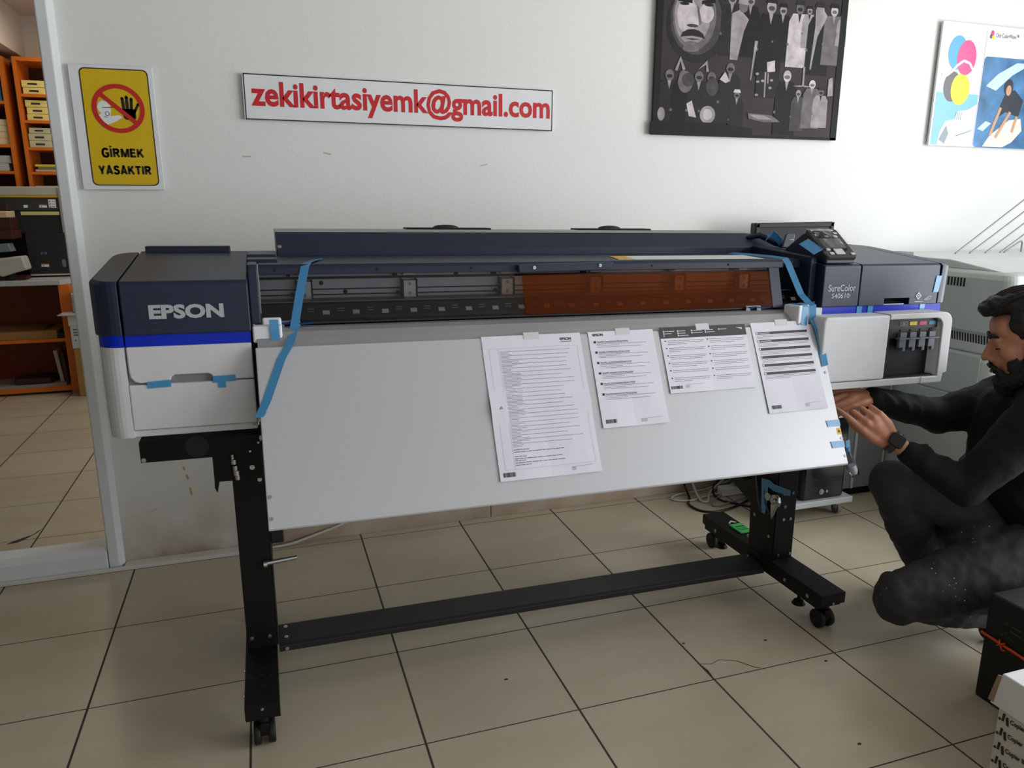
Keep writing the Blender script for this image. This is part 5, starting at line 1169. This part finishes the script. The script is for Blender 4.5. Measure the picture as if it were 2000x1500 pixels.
# beard
Bd = MB()
for s in (1, -1):
    caps(Bd, [h(.012, s*.066, .0), h(.014, s*.064, -.04), h(.030, s*.056, -.078), h(.060, s*.036, -.102), h(.082, s*.012, -.108)], [.010, .017, .024, .026, .026])
    caps(Bd, [h(.106, s*.004, -.0515), h(.100, s*.020, -.060), h(.086, s*.030, -.078), h(.074, s*.030, -.095)], [.0075, .009, .0105, .014])
    hs_(Bd, .042, s*.046, -.058, .030, .016, .030)
hs_(Bd, .070, 0, -.118, .034, .036, .024); hs_(Bd, .090, 0, -.100, .016, .020, .018); hs_(Bd, .03, 0, -.110, .048, .050, .032); hs_(Bd, .066, 0, -.128, .030, .036, .024)
fuse(Bd.build('beard', M_hair, MAN), .0042, 2, (.008, .010))
# sweater
Sw = MB()
caps(Sw, [NB+Vector((.01, 0, -.01)), CH+Vector((-.01, .0, .05))], [.085, .165]); hh_ = (CH+PV)/2
caps(Sw, [CH+Vector((0, 0, .04)), CH+Vector((.0, -.01, -.10)), PV+Vector((.0, 0, .05))], [.175, .185, .165])
caps(Sw, [CH+Vector((-.06, .04, .06)), CH+Vector((-.04, .06, -.12))], [.13, .13])
caps(Sw, [NB, RS, RE, RW+(RE-RW)*.10], [.085, .088, .062, .042]); caps(Sw, [RS, CH+Vector((-.03, .07, .0))], [.085, .12])
caps(Sw, [NB, LS, LE, LWr+(LE-LWr)*.32], [.085, .085, .060, .042]); caps(Sw, [LS, CH+Vector((-.08, -.06, 0))], [.08, .13])
for t_, a in ((.25, .5), (.45, -.4), (.62, .6), (.8, -.5)):          # folds round the far sleeve
    c_ = RE+(RW-RE)*t_; Sw.tube([c_+Vector((.03, -.045, -.03)), c_+Vector((0, -.052, .008)), c_+Vector((-.02, -.03, .040))], [.006, .011, .006], 8)
for t_ in (.3, .55, .8):
    c_ = RE+(RS-RE)*t_; Sw.tube([c_+Vector((.03, -.065, -.035)), c_+Vector((0, -.070, .010)), c_+Vector((-.02, -.04, .062))], [.008, .014, .008], 8)
for t_ in (.15, .4, .65):
    c_ = LE+(LWr-LE)*t_; Sw.tube([c_+Vector((.0, -.05, -.03)), c_+Vector((0.01, -.05, .02)), c_+Vector((.02, -.02, .05))], [.006, .010, .006], 8)
fuse(Sw.build('sweater', M_swt, MAN), .009, 5, (.07, .018))
# jeans
Jn = MB()
caps(Jn, [PV, LH, (LH+LK)/2, LK], [.155, .140, .122, .080]); caps(Jn, [LK, (LK+LA)/2+Vector((0, 0, -.01)), LA], [.076, .066, .052])
caps(Jn, [PV, RH, (RH+RK)/2, RK], [.150, .118, .100, .076]); caps(Jn, [RK, (RK+RA)/2, RA], [.074, .074, .060]); caps(Jn, [(RK+RH)/2+Vector((.03, -.03, -.05)), (LK+LH)/2+Vector((.05, .06, .05))], [.10, .10]); caps(Jn, [(RK+RA)/2+Vector((.08, .0, .02)), RA+Vector((.06, 0, .03))], [.07, .06])
Jn.sph(LK+Vector((-.012, .0, -.018)), .074); Jn.sph(RK+Vector((-.01, -.01, .005)), .072)
Jn.tube([LK+Vector((.02, -.05, .04)), LK+Vector((.10, -.09, .03)), LK+Vector((.2, -.13, .0))], [.004, .012, .006], 8)
Jn.tube([RK+Vector((.05, -.06, .0)), RK+Vector((.07, -.05, -.06)), RK+Vector((.07, -.03, -.12))], [.006, .014, .006], 8)
fuse(Jn.build('jeans', M_jean, MAN), .009, 4, (.05, .014))
# shoes
for A_, d_ in ((RA, Vector((-.7, .7, 0))), (LA, Vector((.75, -.12, 0)))):
    S0 = MB(); g0 = Vector((A_.x, A_.y, .045))
    if A_ is RA: caps(S0, [g0-d_*.05, g0+d_*.05, g0+d_*.13], [.043, .043, .036])
    else: caps(S0, [Vector((A_.x-.02, A_.y, .042)), Vector((A_.x+.05, A_.y, .07)), Vector((A_.x+.12, A_.y-.01, .16))], [.040, .044, .040])
    fuse(S0.build('shoe', M_rub, MAN), .006, 3)
# wrist watch on the near wrist
wc = LWr+(LE-LWr)*.07; wd = (LE-LWr).normalized(); wn = (ln_-wd*ln_.dot(wd)).normalized(); ws = wd.cross(wn).normalized()
bd_ = MB(); ring = []
for k in range(28):
    a = 2*math.pi*k/28; c_ = wc+(wn*math.cos(a)+ws*math.sin(a))*.034; o__ = (wn*math.cos(a)+ws*math.sin(a))
    ring.append([c_-wd*.011-o__*.001, c_+wd*.011-o__*.001, c_+wd*.011+o__*.0025, c_-wd*.011+o__*.0025])
bd_.loft(ring, closed=True, smooth=True); bd_.build('watch_band', mat('dark_grey_band', (58, 60, 64), .35), MAN)
wf = F(wc+wn*.030-ws*.014, wd, ws); 
MB().pl(F(wc+(wn*.95+ws*-.3).normalized()*.036, wd, (ws*.95+wn*.3)), rrect(-.022, -.021, .022, .021, .007), -.003, .009).build('watch_case', M_gloss, MAN, bevel=.002)
